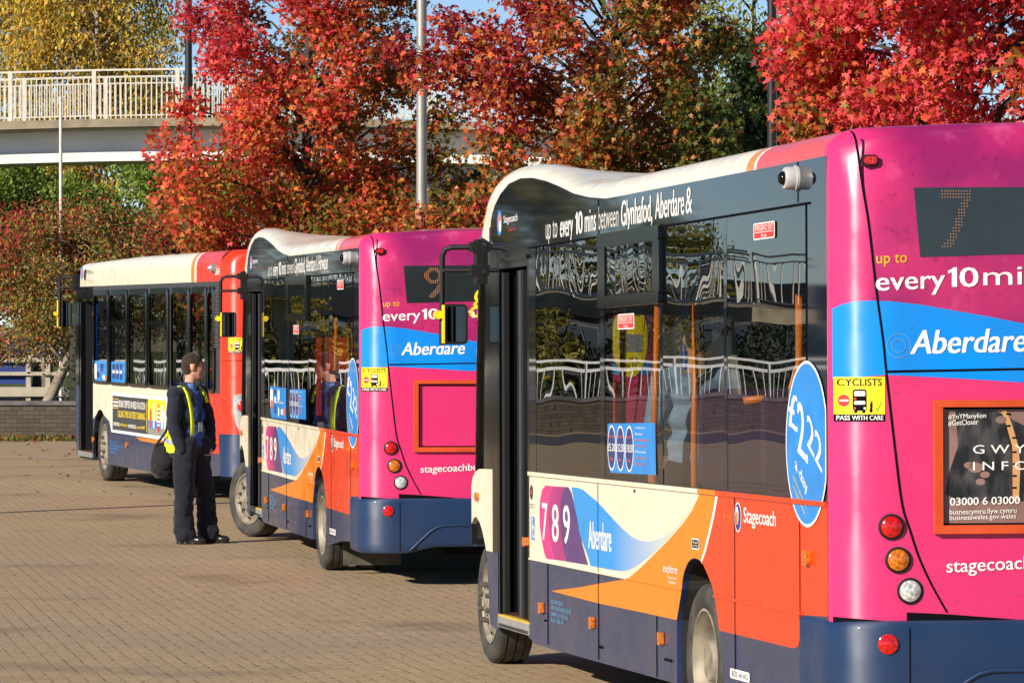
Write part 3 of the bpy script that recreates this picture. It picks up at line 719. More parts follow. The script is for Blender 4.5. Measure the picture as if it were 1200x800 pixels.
    def ny(x, e, d):
        x = min(x, W-x); return e + d*math.sqrt(1-(1-x/(W/2))**4)
    b = MB(); b.grid([[(x, ny(x,e,d), nz_(x, z)) for x in xn] for z, e, d in zs[:5]]); b.build('front_panel', M['cream'], P, smooth='full')
    b = MB(); b.grid([[(x, ny(x,e,d), z) for x in xn[3:-3]] for z, e, d in zs[4:]]); b.build('windscreen', M['screen'], P, smooth='full')
    b = MB()
    b.grid([[(x, ny(x,e,d), z) for x in xn[:4]] for z, e, d in zs[4:]]); b.grid([[(x, ny(x,e,d), z) for x in xn[-4:]] for z, e, d in zs[4:]])
    b.build('windscreen_pillar', M['gloss'], P, smooth='full', split=.022)
    # doorway
    b = MB()
    b.box((.001,4.11,2.36),(.06,5.04,2.463),0); b.box((.0,4.11,.235),(.05,4.16,2.36),0); b.box((.0,5.0,.235),(.05,5.04,2.36),0)
    b.box((-.014,4.115,2.40),(.0,5.03,2.424),0)
    b.build('door_frame', M['gloss'], P, split=.015)
    for yy in (4.30, 4.86):
        b = MB(); b.box((.03,yy,.34),(.50,yy+.03,2.34),1); b.box((.0,yy-.02,.34),(.03,yy+.05,2.34),0); b.box((.50,yy-.01,.34),(.53,yy+.04,2.34),0)
        if yy < 4.5: b.box((.008,yy+.08,.34),(.035,yy+.15,2.34),2); b.box((.012,yy+.20,.34),(.03,yy+.22,2.34),0)
        b.build('door_leaf', [M['black'], M['gloss'], M['dgrey']], P)
    b = MB()
    b.box((.03,4.11,.285),(.62,5.04,.325),0); b.box((-.004,4.115,.312),(.03,5.03,.3262),1); b.box((-.006,4.12,.250),(.02,5.03,.3118),2)
    for k in range(24): b.box((-.012,4.14+.036*k,.256),(-.0062,4.156+.036*k,.274),3)
    b.build('doorstep', [M['floor'], M['step'], M['grey'], M['dgrey']], P)
    # ---------------- interior, underside, far side
    b = MB()
    b.box((.62,-2.1,.29),(1.8,5.9,.33)); b.box((.045,.62,.29),(.62,4.10,.33)); b.box((1.8,.62,.29),(W-.04,4.9,.33)); b.box((.05,-2.1,.34),(.62,-.55,.38)); b.box((1.8,-2.1,.34),(W-.05,-.55,.38))
    b.box((.045,5.05,1.0),(W-.04,5.9,1.05)); b.box((.05,-2.12,.4),(W-.05,-2.08,2.6))
    b.box((.62,-.5,.2),(1.8,.5,.29)); b.box((.7,-2.0,.22),(1.7,-.6,.34))
    b.build('floor_pan', M['dark'], P)
    b = MB()
    for sx in (0, 1):
        f = (lambda x, s=sx: x if s == 0 else W-x)
        for poly, back in ((ARCH, .55), ([(5.0,.24),(5.02,.6),(5.12,.8),(5.3,.92),(5.5,.95),(5.7,.92),(5.84,.84),(5.86,.74)], .62)):
            x_in = .031
            rows = [[(f(x_in), y, z) for y, z in poly], [(f(back), y, z) for y, z in poly]]
            b.grid(rows); b.add([(f(back), y, z) for y, z in poly], [tuple(range(len(poly)))])
    b.build('wheel_arch', M['archdirt'], P, split=.022)
    b = MB()
    b.prism([(5.85,.30),(5.85,1.176),(-2.2,1.176),(-2.2,.36)], lambda y,z:(W,y,z), lambda y,z:(W-.03,y,z)); o = b.build('side_panel', M['navy'], P)
    b = MB(); b.prism([(-2.2,2.464),(5.55,2.464),(5.45,2.55),(5.2,2.6)] + EE[14:7:-1] + [(2.5,2.67),(2.0,2.653),(-2.2,2.648)], lambda y,z:(W,y,z), lambda y,z:(W-.02,y,z)); b.prism(rect(-2.2,-1.9,1.1761,2.4639), lambda y,z:(W,y,z), lambda y,z:(W-.02,y,z))
    for y0 in (-.45,.8,2.1,3.5,4.9): b.prism(rect(y0,y0+.08,1.1761,2.4639), lambda y,z:(W,y,z), lambda y,z:(W-.02,y,z))
    b.build('side_frame', M['gloss'], P, split=.015)
    for y0, y1 in ((-1.9,-.45),(-.37,.8),(.88,2.1),(2.18,3.5),(3.58,4.9),(4.98,5.6)):
        b = MB(); b.add([(W-.01,y0,1.176),(W-.01,y1,1.176),(W-.01,y1,2.464),(W-.01,y0,2.464)], [(0,1,2,3)]); b.build('window', M['glass'], P)
    b = MB(); b.box((.03,-2.1,2.56),(W-.03,5.2,2.59)); b.build('ceiling_panel', M['dgrey'], P)
    for (y, x) in ((-1.55,.12),(-1.55,1.45),(-.65,.12),(-.65,1.45),(.55,.12),(.55,1.45),(1.5,1.45)):
        zf = .33 + (.35 if y < .6 else 0)
        b = MB(); b.box((x,y-.02,zf+.38),(x+.85,y+.40,zf+.48)); b.prism(rrect(x,x+.41,zf+.48,zf+.98,.08), lambda u,v:(u,y-.06,v), lambda u,v:(u,y+.02,v)); b.prism(rrect(x+.44,x+.85,zf+.48,zf+.98,.08), lambda u,v:(u,y-.06,v), lambda u,v:(u,y+.02,v))
        b.box((x+.3,y+.1,zf-.35),(x+.5,y+.2,zf+.379))
        b.tube([(x+.80,y-.02,zf+.9),(x+.80,y-.03,zf+1.06),(x+.72,y-.03,zf+1.12),(x+.5,y-.03,zf+1.12),(x+.45,y-.02,zf+.95)], .017, 8, 1)
        b.build('seat', [M['seat'], M['polem']], P, smooth=40)
    for (y, dy) in ((4.42,0),(3.66,-.12),(2.70,-.05),(.53,0)):
        b = MB(); b.tube([(.62,y,.33),(.62,y+dy*.2,1.4),(.62,y+dy,2.12 if y < 4 else 2.5)], .019, 10)
        if y < 1: b.tube([(.62,y,1.55),(.62,y-.06,1.62),(.50,y-.15,1.62),(.3,y-.15,1.60)], .019, 8)
        b.build('handrail', M['polem'], P, smooth='full', split=.015)
    b = MB(); b.tube([(.9,4.05,.33),(.9,4.05,2.5)], .018, 10); b.tube([(.45,4.7,.33),(.45,4.7,1.9),(.45,4.9,2.0)], .018, 10); b.build('handrail', M['bluepole'], P, smooth='full', split=.015)
    b = MB(); b.box((.10,5.22,2.10),(W-.10,5.50,2.56)); b.build('destination_box', M['dark'], P)
    b = MB(); b.box((1.3,4.5,.33),(W-.05,4.54,2.12)); b.box((1.28,4.5,.33),(1.31,5.2,1.2)); b.build('driver_cab', M['dgrey'], P)
    # ---------------- wheels, mirrors, mudflap
    wheel_obj(P, (.03,5.5,.37), True, cfg['steer']); wheel_obj(P, (W-.03,5.5,.37), True, cfg['steer'], True)
    wheel_obj(P, (.004,0,.37), False); wheel_obj(P, (W-.035,0,.37), False, 0, True)
    t = MB(); t.lathe([(0,.25),(.0,.34),(.03,.369),(.2,.369),(.22,.3)], 'x', 40)
    o = t.build('wheel', M['tyre'], P, smooth=40); o.location = (.29,0,.37)
    o = t.build('wheel', M['tyre'], P, smooth=40); o.location = (W-.5,0,.37)
    b = MB(); b.box((.10,-.62,.07),(.58,-.60,.36)); b.box((W-.58,-.62,.07),(W-.10,-.60,.36)); b.build('mud_flap', M['archdirt2'], P, split=.022)
    for s in (0, 1):
        f = (lambda x, s=s: x if s == 0 else W-x)
        e = MB()
        e.tube([(f(.03),5.66,2.515),(f(-.15),5.72,2.515),(f(-.19),5.73,2.50),(f(-.205),5.74,2.46),(f(-.205),5.76,1.92)], .017, 10)
        e.tube([(f(.03),5.66,2.375),(f(-.205),5.74,2.375)], .014, 10)
        for zz in (2.515,2.375): e.box((min(f(-.05),f(-.01)),5.60,zz-.03),(max(f(-.05),f(-.01)),5.70,zz+.03))
        e.box((min(f(-.02),f(.025)),5.58,2.29),(max(f(-.02),f(.025)),5.70,2.56))
        e.tube([(f(.02),5.55,2.53),(f(.05),5.45,2.50)], .02, 8); e.tube([(f(.02),5.55,2.36),(f(.05),5.45,2.37)], .02, 8)
        mr = e.build('mirror', M['black'], P, smooth=40)
        h = MB()
        pl = rrect(-.20,-.055,1.925,2.17,.03)
        h.prism(pl, lambda u,v:(f(u),5.70,v), lambda u,v:(f(u),5.78,v), 0); h.prism(rrect(-.195,-.07,1.94,2.16,.03), lambda u,v:(f(u),5.7801,v), lambda u,v:(f(u),5.84,v), 1)
        h.prism(rrect(-.210,-.199,1.93,2.165,.005), lambda u,v:(f(u),5.69,v), lambda u,v:(f(u),5.80,v), 1)
        h.lathe([(-.03,0),(-.03,.026),(.03,.026),(.03,0)], 'y', 14, (f(-.232),5.74,2.105), 1)
        h.build('mirror_housing', [M['black'], M['yellow']], mr, smooth=40)
        g = MB(); g.add([(f(x),5.6985,z) for x, z in rrect(-.183,-.067,1.94,2.155,.02)], [tuple(range(20))]); g.build('mirror_glass', M['glassy'], mr)
    return root

def cyclist_sticker(x0, x1, z0, z1, fm, pl, P):
    M = MAT; b = MB()
    w, h = x1-x0, z1-z0
    X = lambda u: x0+w*u
    Z = lambda v: z0+h*v
    pl(b, rect(X(0),X(1),Z(.16),Z(1)), .007, 0); pl(b, rect(X(.0),X(1),Z(0),Z(.16)), .007, 1)
    letter(b, 'CYCLISTS', X(.05),X(.93),Z(.80),Z(.96), fm(.0095), 1, .03); letter(b, 'PASS WITH CARE', X(.04),X(.96),Z(.03),Z(.135), fm(.0095), 2, .03)
    pl(b, ellipse(X(.17),Z(.47),w*.105,h*.135,20), .0085, 3); pl(b, rect(X(.09),X(.25),Z(.45),Z(.49)), .0095, 2)
    pl(b, rrect(X(.33),X(.61),Z(.24),Z(.72),w*.05), .0085, 1); pl(b, rect(X(.36),X(.42),Z(.19),Z(.25)), .0085, 1); pl(b, rect(X(.52),X(.58),Z(.19),Z(.25)), .0085, 1)
    pl(b, rrect(X(.36),X(.58),Z(.57),Z(.68),w*.02), .0098, 2); pl(b, rrect(X(.36),X(.58),Z(.38),Z(.46),w*.02), .0098, 2)
    pl(b, rect(X(.35),X(.40),Z(.49),Z(.53)), .0098, 3); pl(b, rect(X(.35),X(.39),Z(.27),Z(.32)), .0098, 3); pl(b, rect(X(.55),X(.59),Z(.27),Z(.32)), .0098, 2)
    pl(b, ellipse(X(.70),Z(.25),w*.035,h*.05,12), .0085, 1); pl(b, rrect(X(.68),X(.73),Z(.29),Z(.42),w*.02), .0098, 1); pl(b, ellipse(X(.71),Z(.44),w*.02,h*.03,10), .0105, 3)
    pl(b, [(X(.80),Z(.30)),(X(.83),Z(.22)),(X(.93),Z(.42)),(X(.91),Z(.42)),(X(.835),Z(.27)),(X(.815),Z(.31))], .0085, 4)
    return b.build('warning_sticker', [M['yellow'], M['seam'], M['white'], M['signred'], M['green']], P)

def solo_mats():
    M = MAT
    M['camgrey'] = plain('camera_grey', (.42,.42,.43), .4)
    # perforated film over the back window: same pink, mottled and glassier
    m = paint('pink_tail_paint', (.64,.030,.150), .10, .5, .25, .8); nt = m.node_tree
    b = [n for n in nt.nodes if n.type == 'BSDF_PRINCIPLED'][0]
    base = b.inputs['Base Color'].links[0].from_socket
    c = noise_mix(nt, b, (0,0,0), (.22,.010,.10), 1.7, .28, .60, 9., .92, prev=base)
    c = noise_mix(nt, b, (0,0,0), (.66,.10,.28), 7., .58, .78, 9., .5, prev=c)
    c = noise_mix(nt, b, (0,0,0), (.12,.008,.05), 26., .60, .74, 4., .55, prev=c)
    tc = nt.nodes.new('ShaderNodeTexCoord'); sp = nt.nodes.new('ShaderNodeSeparateXYZ'); nt.links.new(tc.outputs['Object'], sp.inputs[0])
    def step(o, a, d):
        r = nt.nodes.new('ShaderNodeMapRange'); r.inputs[1].default_value = a; r.inputs[2].default_value = d; nt.links.new(sp.outputs[o], r.inputs[0]); return r.outputs[0]
    mu = nt.nodes.new('ShaderNodeMath'); mu.operation = 'MULTIPLY'; nt.links.new(step(0,.10,.17), mu.inputs[0]); nt.links.new(step(2,1.78,1.95), mu.inputs[1])
    mx = node(nt, 'ShaderNodeMix', data_type='RGBA'); nt.links.new(mu.outputs[0], mx.inputs[0]); nt.links.new(base, mx.inputs[6]); nt.links.new(c, mx.inputs[7]); nt.links.new(mx.outputs[2], b.inputs['Base Color'])
    M['film'] = m
    # blue that fades to cream along the swoosh (printed gradient)
    m, nt, out = new_mat('fading_blue_vinyl'); b = princ(nt, out, (.01,.27,.77), .3, 0, .4)
    tc = nt.nodes.new('ShaderNodeTexCoord'); sp = nt.nodes.new('ShaderNodeSeparateXYZ'); nt.links.new(tc.outputs['Object'], sp.inputs[0])
    mr = node(nt, 'ShaderNodeMapRange'); mr.inputs[1].default_value = 1.95; mr.inputs[2].default_value = .35; nt.links.new(sp.outputs[1], mr.inputs[0])
    mx = node(nt, 'ShaderNodeMix', data_type='RGBA'); mx.inputs[6].default_value = (.004,.30,.80,1); mx.inputs[7].default_value = (.78,.72,.58,1)
    nt.links.new(mr.outputs[0], mx.inputs[0]); nt.links.new(mx.outputs[2], b.inputs[0]); M['swoosh'] = m
    m, nt, out = new_mat('tinted_header_panel'); lw = node(nt, 'ShaderNodeLayerWeight', Blend=.5); pw = nt.nodes.new('ShaderNodeMath'); pw.operation = 'POWER'; pw.inputs[1].default_value = 3.4; nt.links.new(lw.outputs['Facing'], pw.inputs[0])
    df = nt.nodes.new('ShaderNodeBsdfDiffuse'); df.inputs[0].default_value = (.006,.011,.024,1); gl = node(nt, 'ShaderNodeBsdfGlossy', Roughness=.03); mx = nt.nodes.new('ShaderNodeMixShader')
    mr = node(nt, 'ShaderNodeMapRange'); mr.inputs[3].default_value = .05; nt.links.new(pw.outputs[0], mr.inputs[0]); nt.links.new(mr.outputs[0], mx.inputs[0]); nt.links.new(df.outputs[0], mx.inputs[1]); nt.links.new(gl.outputs[0], mx.inputs[2]); nt.links.new(mx.outputs[0], out.inputs[0]); M['header'] = m
    M['redband'] = paint('pale_red_paint', (.70,.075,.05), .2, .05)
    M['navyb'] = paint('navy_bumper_paint', (.007,.028,.085), .2, .15, .42, .6)
    M['archdirt'] = plain('dirty_wheel_arch', (.038,.030,.022), .95, var=.35, scale=9)
    M['archdirt2'] = plain('grey_mud_flap', (.12,.105,.085), .9, var=.3, scale=9)
    M['posterskin'] = plain('poster_brown_print', (.27,.16,.135), .35, var=.2, scale=5)
    m, nt, out = new_mat('poster_dark_print'); b = princ(nt, out, (.02,.02,.02), .35)
    noise_mix(nt, b, (.012,.012,.013), (.13,.12,.12), 16., .45, .8, 6., .8, (1,1,.5)); M['posterdark'] = m
    M['tape'] = plain('poster_tape_print', (.62,.33,.13), .4)
def build_far(cfg):
    M = MAT; WF = 2.44
    root = empty('city_bus', cfg['loc'], cfg['rot'], cfg['label'], 'bus')
    P = root
    def ry(x):
        x = max(0., min(x, WF-x)); a = .30
        y = -7.02 - .26*math.sqrt(max(0, 1-(1-min(x, a)/a)**2))
        return y - (.04*(1-((WF/2-x)/(WF/2-a))**2) if x > a else 0)
    fQ = lambda off: (lambda x, z: (x, ry(x)-off*THIN, z))
    rp = lambda mb, pts, off, m=0: rpoly(mb, pts, off, m, ry)
    arch = [(-.08,.235)] + [(.45+.53*math.cos(a), .40+.53*math.sin(a)) for a in [math.pi*(1-k/12) for k in range(13)]] + [(.96,.26)]
    arch = [(y, z) for y, z in arch]
    rarch = [(-5.28,.25)] + [(-4.75+.53*math.cos(a), .40+.53*math.sin(a)) for a in [math.pi*(1-k/12) for k in range(13)]] + [(-4.22,.235)]
    side = [(-7.02,1.26),(-7.02,.34)] + rarch + arch + [(.965,1.26)]
    b = MB(); b.prism(side, lambda y,z:(0,y,z), lambda y,z:(.03,y,z)); b.build('side_panel', M['navy'], P)
    b = MB()
    spoly(b, [(.963,.79)] + [(y, z) for y, z in arch[::-1] if z > .79] + [(-.2,.79),(-.33,.66),(-4.12,.64),(-4.25,.9),(-4.35,1.259),(.963,1.259)], .004)
    b.build('livery_panel', M['cream'], P)
    b = MB(); spoly(b, [(-4.35,1.259),(-4.25,.9),(-4.15,.64),(-2.0,.635),(-2.3,.60),(-4.25,.585),(-4.3,.7),(-4.42,.82),(-4.6,.918),(-4.75,.935),(-4.8,1.0),(-4.85,1.259)], .0045); b.build('livery_panel', M['orange'], P)
    b = MB(); spoly(b, [(-4.85,1.259),(-4.8,1.0),(-4.76,.934),(-5.0,.88),(-5.18,.74),(-5.27,.58),(-6.95,.58),(-6.95,.81),(-7.02,.81),(-7.02,1.259)], .004); b.build('livery_panel', M['red2'], P)
    # advertising board
    b = MB()
    spoly(b, rect(-4.0,-.36,.655,1.165), .008, 0); spoly(b, rect(-2.80,-.43,.69,1.125), .010, 1); spoly(b, rect(-3.92,-2.80,.69,1.125), .010, 2)
    letter(b, 'DRUNK TEMPTED IN NEED OF ACTION', -.86,-2.62,.985,1.075, fD(.013), 0, .03); letter(b, 'CALLING TIME ON STREET DRINKING', -.80,-2.62,.86,.945, fD(.013), 2, .03)
    letter(b, 'swansea', -.50,-.92,.745,.79, fD(.013), 0, .02); letter(b, 'addaction', -.95,-1.45,.75,.79, fD(.013), 2, .02); letter(b, 'swansea', -1.5,-2.02,.74,.785, fD(.013), 0, .02); letter(b, 'cardiff', -2.05,-2.6,.745,.785, fD(.013), 2, .02)
    for z in (1.00,1.045): spoly(b, rrect(-.80,-.50,z-.012,z+.012,.01), .012, 0)
    for a, c, d, e in ((-.84,-.46,.965,.972),(-.84,-.46,1.083,1.09),(-.84,-.83,.965,1.09),(-.47,-.46,.965,1.09),(-2.74,-2.71,.72,1.08)): spoly(b, rect(a,c,d,e), .012, 2)
    spoly(b, rect(-3.92,-2.81,.69,.775), .012, 5); spoly(b, rect(-3.92,-2.81,.775,.87), .0118, 4)
    for y, w, h in ((-2.92,.10,1.0),(-3.12,.09,1.08),(-3.62,.12,1.06),(-3.8,.10,1.0)): spoly(b, rect(y-w,y,.78,h), .013, 0 if y < -3 else 3)
    spoly(b, rrect(-3.58,-3.36,.80,1.03,.09), .014, 0)
    for z in (.83,.88,.93,.98): spoly(b, rect(-3.56,-3.38,z,z+.02), .0152, 3)
    spoly(b, ellipse(-3.47,.77,.08,.045,14), .0155, 3); spoly(b, [(-3.56,1.0),(-3.47,1.09),(-3.38,1.0),(-3.47,1.05)], .0155, 3)
    b.build('advert_board', [M['white'], M['dgrey'], M['yellow'], M['signred'], M['vblue'], M['grey']], P)
    # black window band with framed panes
    wins = [(.787,-.188),(-.367,-1.475),(-1.646,-2.759),(-2.976,-4.087),(-4.345,-5.351),(-5.499,-6.319),(-6.461,-6.743)]
    b = MB()
    edges = [.965] + [v for w in wins for v in w] + [-7.02]
    spoly(b, rect(-7.02,.965,2.44,2.53), .0); spoly(b, rect(-7.02,.965,1.26,1.285), .0)
    for k in range(0, len(edges), 2): spoly(b, rect(edges[k+1], edges[k], 1.285, 2.44), 0.)
    b.build('side_frame', M['dgrey'], P, split=.015)
    for i, (y0, y1) in enumerate(wins):
        f = MB()
        o_, i_ = rrect(y1-.05,y0+.05,1.262,2.475,.11,5), rrect(y1+.02,y0-.02,1.30,2.405,.07,5)
        n = len(o_)
        for k in range(n):
            k2 = (k+1) % n
            f.add([(-.03,*i_[k]),(-.03,*i_[k2]),(-.022,*o_[k2]),(-.022,*o_[k]),(.0,*o_[k]),(.0,*o_[k2])], [(0,1,2,3),(3,2,5,4)])
        if i in (1, 3): f.box((-.028, y1+.021, 2.03), (-.004, y0-.021, 2.075))
        fr = f.build('window', M['gloss'], P, smooth=30)
        g = MB(); g.grid(glass_pane(y0, y1, 1.285, 2.44, cfg['seed']+i, .0002)); g.build('pane', M['glass'], fr, smooth='full', fix=False)
    b = MB()
    for k in range(22): b.box((-.02,-7.0,1.78+.030*k),(-.001,-6.79,1.796+.030*k))
    b.build('louvre', M['grey2'], P)
    b = MB()
    for (y0, y1, pts) in ((.84,-.19,((.80,.62,1.32,1.52,1),(.60,.42,1.34,1.42,2),(.2,.0,1.32,1.38,1),(.05,-.10,1.31,1.36,3),(.35,.15,1.42,1.52,2))),(-.40,-1.46,((-.5,-.68,1.34,1.53,2),(-.75,-.92,1.34,1.53,2),(-1.0,-1.17,1.34,1.53,2),(-.5,-.66,1.41,1.45,1),(-.75,-.90,1.41,1.45,1),(-1.0,-1.15,1.41,1.45,1)))):
        spoly(b, rrect(y1,y0,1.29,1.56,.05), .036, 0)
        for (a, c, d, e, mm) in pts: spoly(b, rrect(c,a,d,e,.02), .037+.001*mm+(.002 if mm == 1 else 0), mm)
    b.build('fare_poster', [M['vblue'], M['white'], M['vnavy'], M['olet']], P)
    # roof
    for (y0, y1, mm, lab) in ((-7.02,-5.70,M['red2'],'red rear roof'),(-5.70,-5.60,M['white'],'white roof stripe'),(-5.60,-5.40,M['orange'],'orange roof stripe'),(-5.40,2.3,M['cream'],'cream roof')):
        rows = []
        n = 2 if y0 < -5.39 else 14
        for k in range(n+1):
            y = y0 + (y1-y0)*k/n; dz = 0; dx = 0
            if y > 2.0: q = (y-2.0)/.3; dz = .05*q*q; dx = .05*q**3
            row = [(dx, y, 2.53), (dx, y, 2.70-dz*.3)]
            for j in range(1, 6):
                a = j/5*math.pi/2; row.append((dx+.15*(1-math.cos(a)), y, 2.70 + (.18-dz*.7)*math.sin(a)))
            row += [(.6,y,2.885-dz),(WF/2,y,2.89-dz)]
            rows.append(row + [(WF-x, yy, z) for x, yy, z in row[-2::-1]])
        b = MB(); b.grid(rows); b.build('roof', mm, P, smooth='full')['label'] = lab
    b = MB()
    spoly(b, ellipse(1.79,2.715,.11,.085), .004, 2); spoly(b, ellipse(1.80,2.715,.06,.06), .0055, 3); letter(b, 'Stagecoach', 1.62,1.08,2.70,2.76, fD(.006), 4, .02); letter(b, 'in South Wales', 1.45,1.1,2.60,2.63, fD(.006), 3)
    letter(b, '36041', -6.75,-7.0,2.60,2.68, fD(.006), 0, .03)
    for i, s in enumerate(('RED & WHITE', 'SERVICES LTD', 'CWMBRAN', 'NP44')): letter(b, s, -.25,-.25-(.5,.9,.6,.4)[i],.52-.045*i,.55-.045*i, fD(.006), 2, .02)
    b.build('lettering', [M['white'], M['white'], M['vblue'], M['olet'], M['seam']], P)
    b = MB(); b.lathe([(.0,.055),(-.05,.05),(-.065,.03),(-.085,.02),(-.09,0)], 'x', 20, (.0,-6.75,2.68)); b.build('camera_pod', M['silver'], P, smooth=40)
    for y, z in ((-1.41,.522),(.93,.523),(-3.6,.5),(-6.8,.7)):
        t = MB(); t.prism(ellipse(y,z,.06,.04,14), fS(.02), fS(.002)); t.build('side_marker', M['lamber'], P)
    # tail
    xs = [0,.004,.012,.03,.06,.1,.15,.2,.25,.3,.5,.8]; xs = xs + [WF/2] + [WF-x for x in xs[::-1]]
    rows = [[(x, ry(x), z) for x in xs] for z in (.81,1.2,1.6,2.0,2.4,2.6)]
    for k in range(1, 7):
        a = k/6*math.pi/2
        rows.append([(x, ry(x)+.2*(1-math.cos(a))*min(1,.2+min(x,WF-x)/.15), 2.6+(.27+.04*min(1, min(x,WF-x)/.6))*math.sin(a)*(.55+.45*min(1,min(x,WF-x)/.12))) for x in xs])
    rows.append([(x, -6.95, rows[-1][i][2]) for i, x in enumerate(xs)])
    b = MB(); b.grid(rows); b.build('rear_panel', M['red2'], P, smooth='full')
    b = MB(); b.grid([[(x, ry(x)-.012, z) for x in xs] for z in (.33,.36,.6,.809)] + [[(x, ry(x), .811) for x in xs]]); b.build('bumper', M['navyb'], P, smooth=40)
    b = MB(); rp(b, [(.33,2.70),(.33,1.9),(WF-.33,1.9),(WF-.33,2.70)], .006); rp(b, rect(0,.3,1.632,1.640), .004); b.build('rear_window', M['gloss'], P)
    b = MB(); rp(b, [(.10,1.215),(.125,1.25),(.17,1.262),(.42,1.262),(.42,.72),(.30,.72),(.19,.80),(.13,.92),(.11,1.05)], .05); rp(b, [(WF-x, z) for x, z in [(.10,1.215),(.125,1.25),(.17,1.262),(.42,1.262),(.42,.72),(.30,.72),(.19,.80),(.13,.92),(.11,1.05)]][::-1], .05)
    b.build('lamp_cluster', M['silver'], P, split=.022)
    for x, z, r in ((.21,1.127,.065),(.24,.935,.055)):
        for xx in (x, WF-x):
            t = MB(); t.lathe([(.0,r*1.25),(-.012,r*1.2),(-.014,r)], 'y', 24, m=1); t.lathe([(-.010,r),(-.02,r*.8),(-.026,0)], 'y', 24, m=0)
            o = t.build('tail_lamp', [M['lred'], M['silver']], P, smooth=40); o.location = (xx, ry(xx)-.012, z); o.rotation_euler = (0,0,math.atan((ry(xx+.02)-ry(xx-.02))/.04))
    cyclist_sticker(.06, .245, 1.72, 1.895, fQ, lambda mb, pts, off, m=0: rp(mb, pts, off, m), P)
    # front, doorway
    zs = [(.28,2.2,.25),(.8,2.28,.3),(1.2,2.28,.3),(1.21,2.27,.3),(2.4,2.22,.22),(2.76,2.16,.18)]
    xn = [0,.015,.04,.09,.2,.45,.8,WF/2]; xn = xn + [WF-x for x in xn[-2::-1]]
    def ny(x, e, d): return e + d*math.sqrt(1-(1-min(x, WF-x)/(WF/2))**4)
    b = MB(); b.grid([[(x, ny(x,e,d), z) for x in xn] for z, e, d in zs[:3]]); b.build('front_panel', M['cream'], P, smooth='full')
    b = MB(); b.grid([[(x, ny(x,e,d), z) for x in xn[3:-3]] for z, e, d in zs[3:]]); b.build('windscreen', M['screen'], P, smooth='full')
    b = MB(); b.grid([[(x, ny(x,e,d), z) for x in xn[:4]] for z, e, d in zs[3:]]); b.grid([[(x, ny(x,e,d), z) for x in xn[-4:]] for z, e, d in zs[3:]])
    b.prism([(2.02,1.21),(2.27,1.21),(2.22,2.4),(2.2,2.53),(2.02,2.53)], fS(0), lambda y,z:(.03,y,z)); b.box((0,.965,2.36),(.04,2.02,2.53)); b.box((-.012,1.0,2.40),(.0,2.02,2.44)); b.box((0,.965,.33),(.04,1.02,2.36))
    b.build('door_frame', M['gloss'], P, split=.015)
    b = MB(); b.prism([(2.02,.30),(2.2,.30),(2.28,.8),(2.27,1.209),(2.02,1.209)], fS(0), lambda y,z:(.03,y,z)); b.build('front_quarter_panel', M['navy'], P)
    for yy in (1.9,):
        b = MB(); b.box((.04,yy,.36),(.55,yy+.03,2.34),0); b.box((.0,yy-.02,.36),(.03,yy+.05,2.34),1); b.build('door_leaf', [M['black'], M['gloss']], P)
    b = MB(); b.box((.0,.97,.31),(.7,2.02,.345),0); b.box((-.02,.97,.28),(-.0005,2.02,.35),1); b.build('doorstep', [M['floor'], M['silver']], P)
    b = MB(); b.tube([(.08,1.22,.35),(.08,1.22,2.3)], .045, 10); b.tube([(.08,1.22,.62),(.08,1.06,.62)], .035, 8); b.build('handrail', M['bluepole'], P, smooth='full', split=.015)
    b = MB(); b.tube([(.06,1.10,.8),(.06,1.10,1.25),(.06,1.07,1.38),(.06,1.0,1.40)], .035, 10)
    for y in (-.9,-2.2,-3.6,-5.0,-6.0): b.tube([(.65,y,.4),(.65,y,2.35)], .024, 8)
    b.build('handrail', M['polem'], P, smooth='full', split=.015)
    # inside, underside, far side
    b = MB()
    b.box((.65,-6.9,.27),(1.8,2.2,.33)); b.box((.04,1.0,.25),(.65,2.2,.30)); b.box((.04,-4.2,.27),(.65,-.1,.33)); b.box((1.8,-4.2,.27),(WF-.04,-.1,.33)); b.box((.05,-6.9,.4),(WF-.05,-5.4,.9)); b.box((.05,-6.92,.9),(WF-.05,-6.88,2.6))
    b.build('floor_pan', M['dark'], P)
    b = MB()
    for s in (0, 1):
        f = (lambda x, s=s: x if s == 0 else WF-x)
        for pl in (arch, rarch):
            b.grid([[(f(.031),y,z) for y, z in pl],[(f(.6),y,z) for y, z in pl]]); b.add([(f(.6),y,z) for y, z in pl], [tuple(range(len(pl)))])
    b.build('wheel_arch', M['archdirt'], P, split=.022)
    b = MB(); b.prism([(2.25,.30),(2.25,1.26),(-7.02,1.26),(-7.02,.36)], lambda y,z:(WF,y,z), lambda y,z:(WF-.03,y,z)); b.build('side_panel', M['navy'], P)
    b = MB(); b.prism(rect(-7.02,2.2,2.44,2.53), lambda y,z:(WF,y,z), lambda y,z:(WF-.02,y,z))
    for y in (-7.0,-5.45,-4.2,-2.85,-1.5,-.3,.9,2.1): b.prism(rect(y,y+.1,1.261,2.4399), lambda y,z:(WF,y,z), lambda y,z:(WF-.02,y,z))
    b.build('side_frame', M['gloss'], P, split=.015)
    for y in (-5.45,-4.2,-2.85,-1.5,-.3,.9):
        b = MB(); b.add([(WF-.01,y+.1,1.261),(WF-.01,y+1.3,1.261),(WF-.01,y+1.3,2.44),(WF-.01,y+.1,2.44)], [(0,1,2,3)]); b.build('window', M['glass'], P)
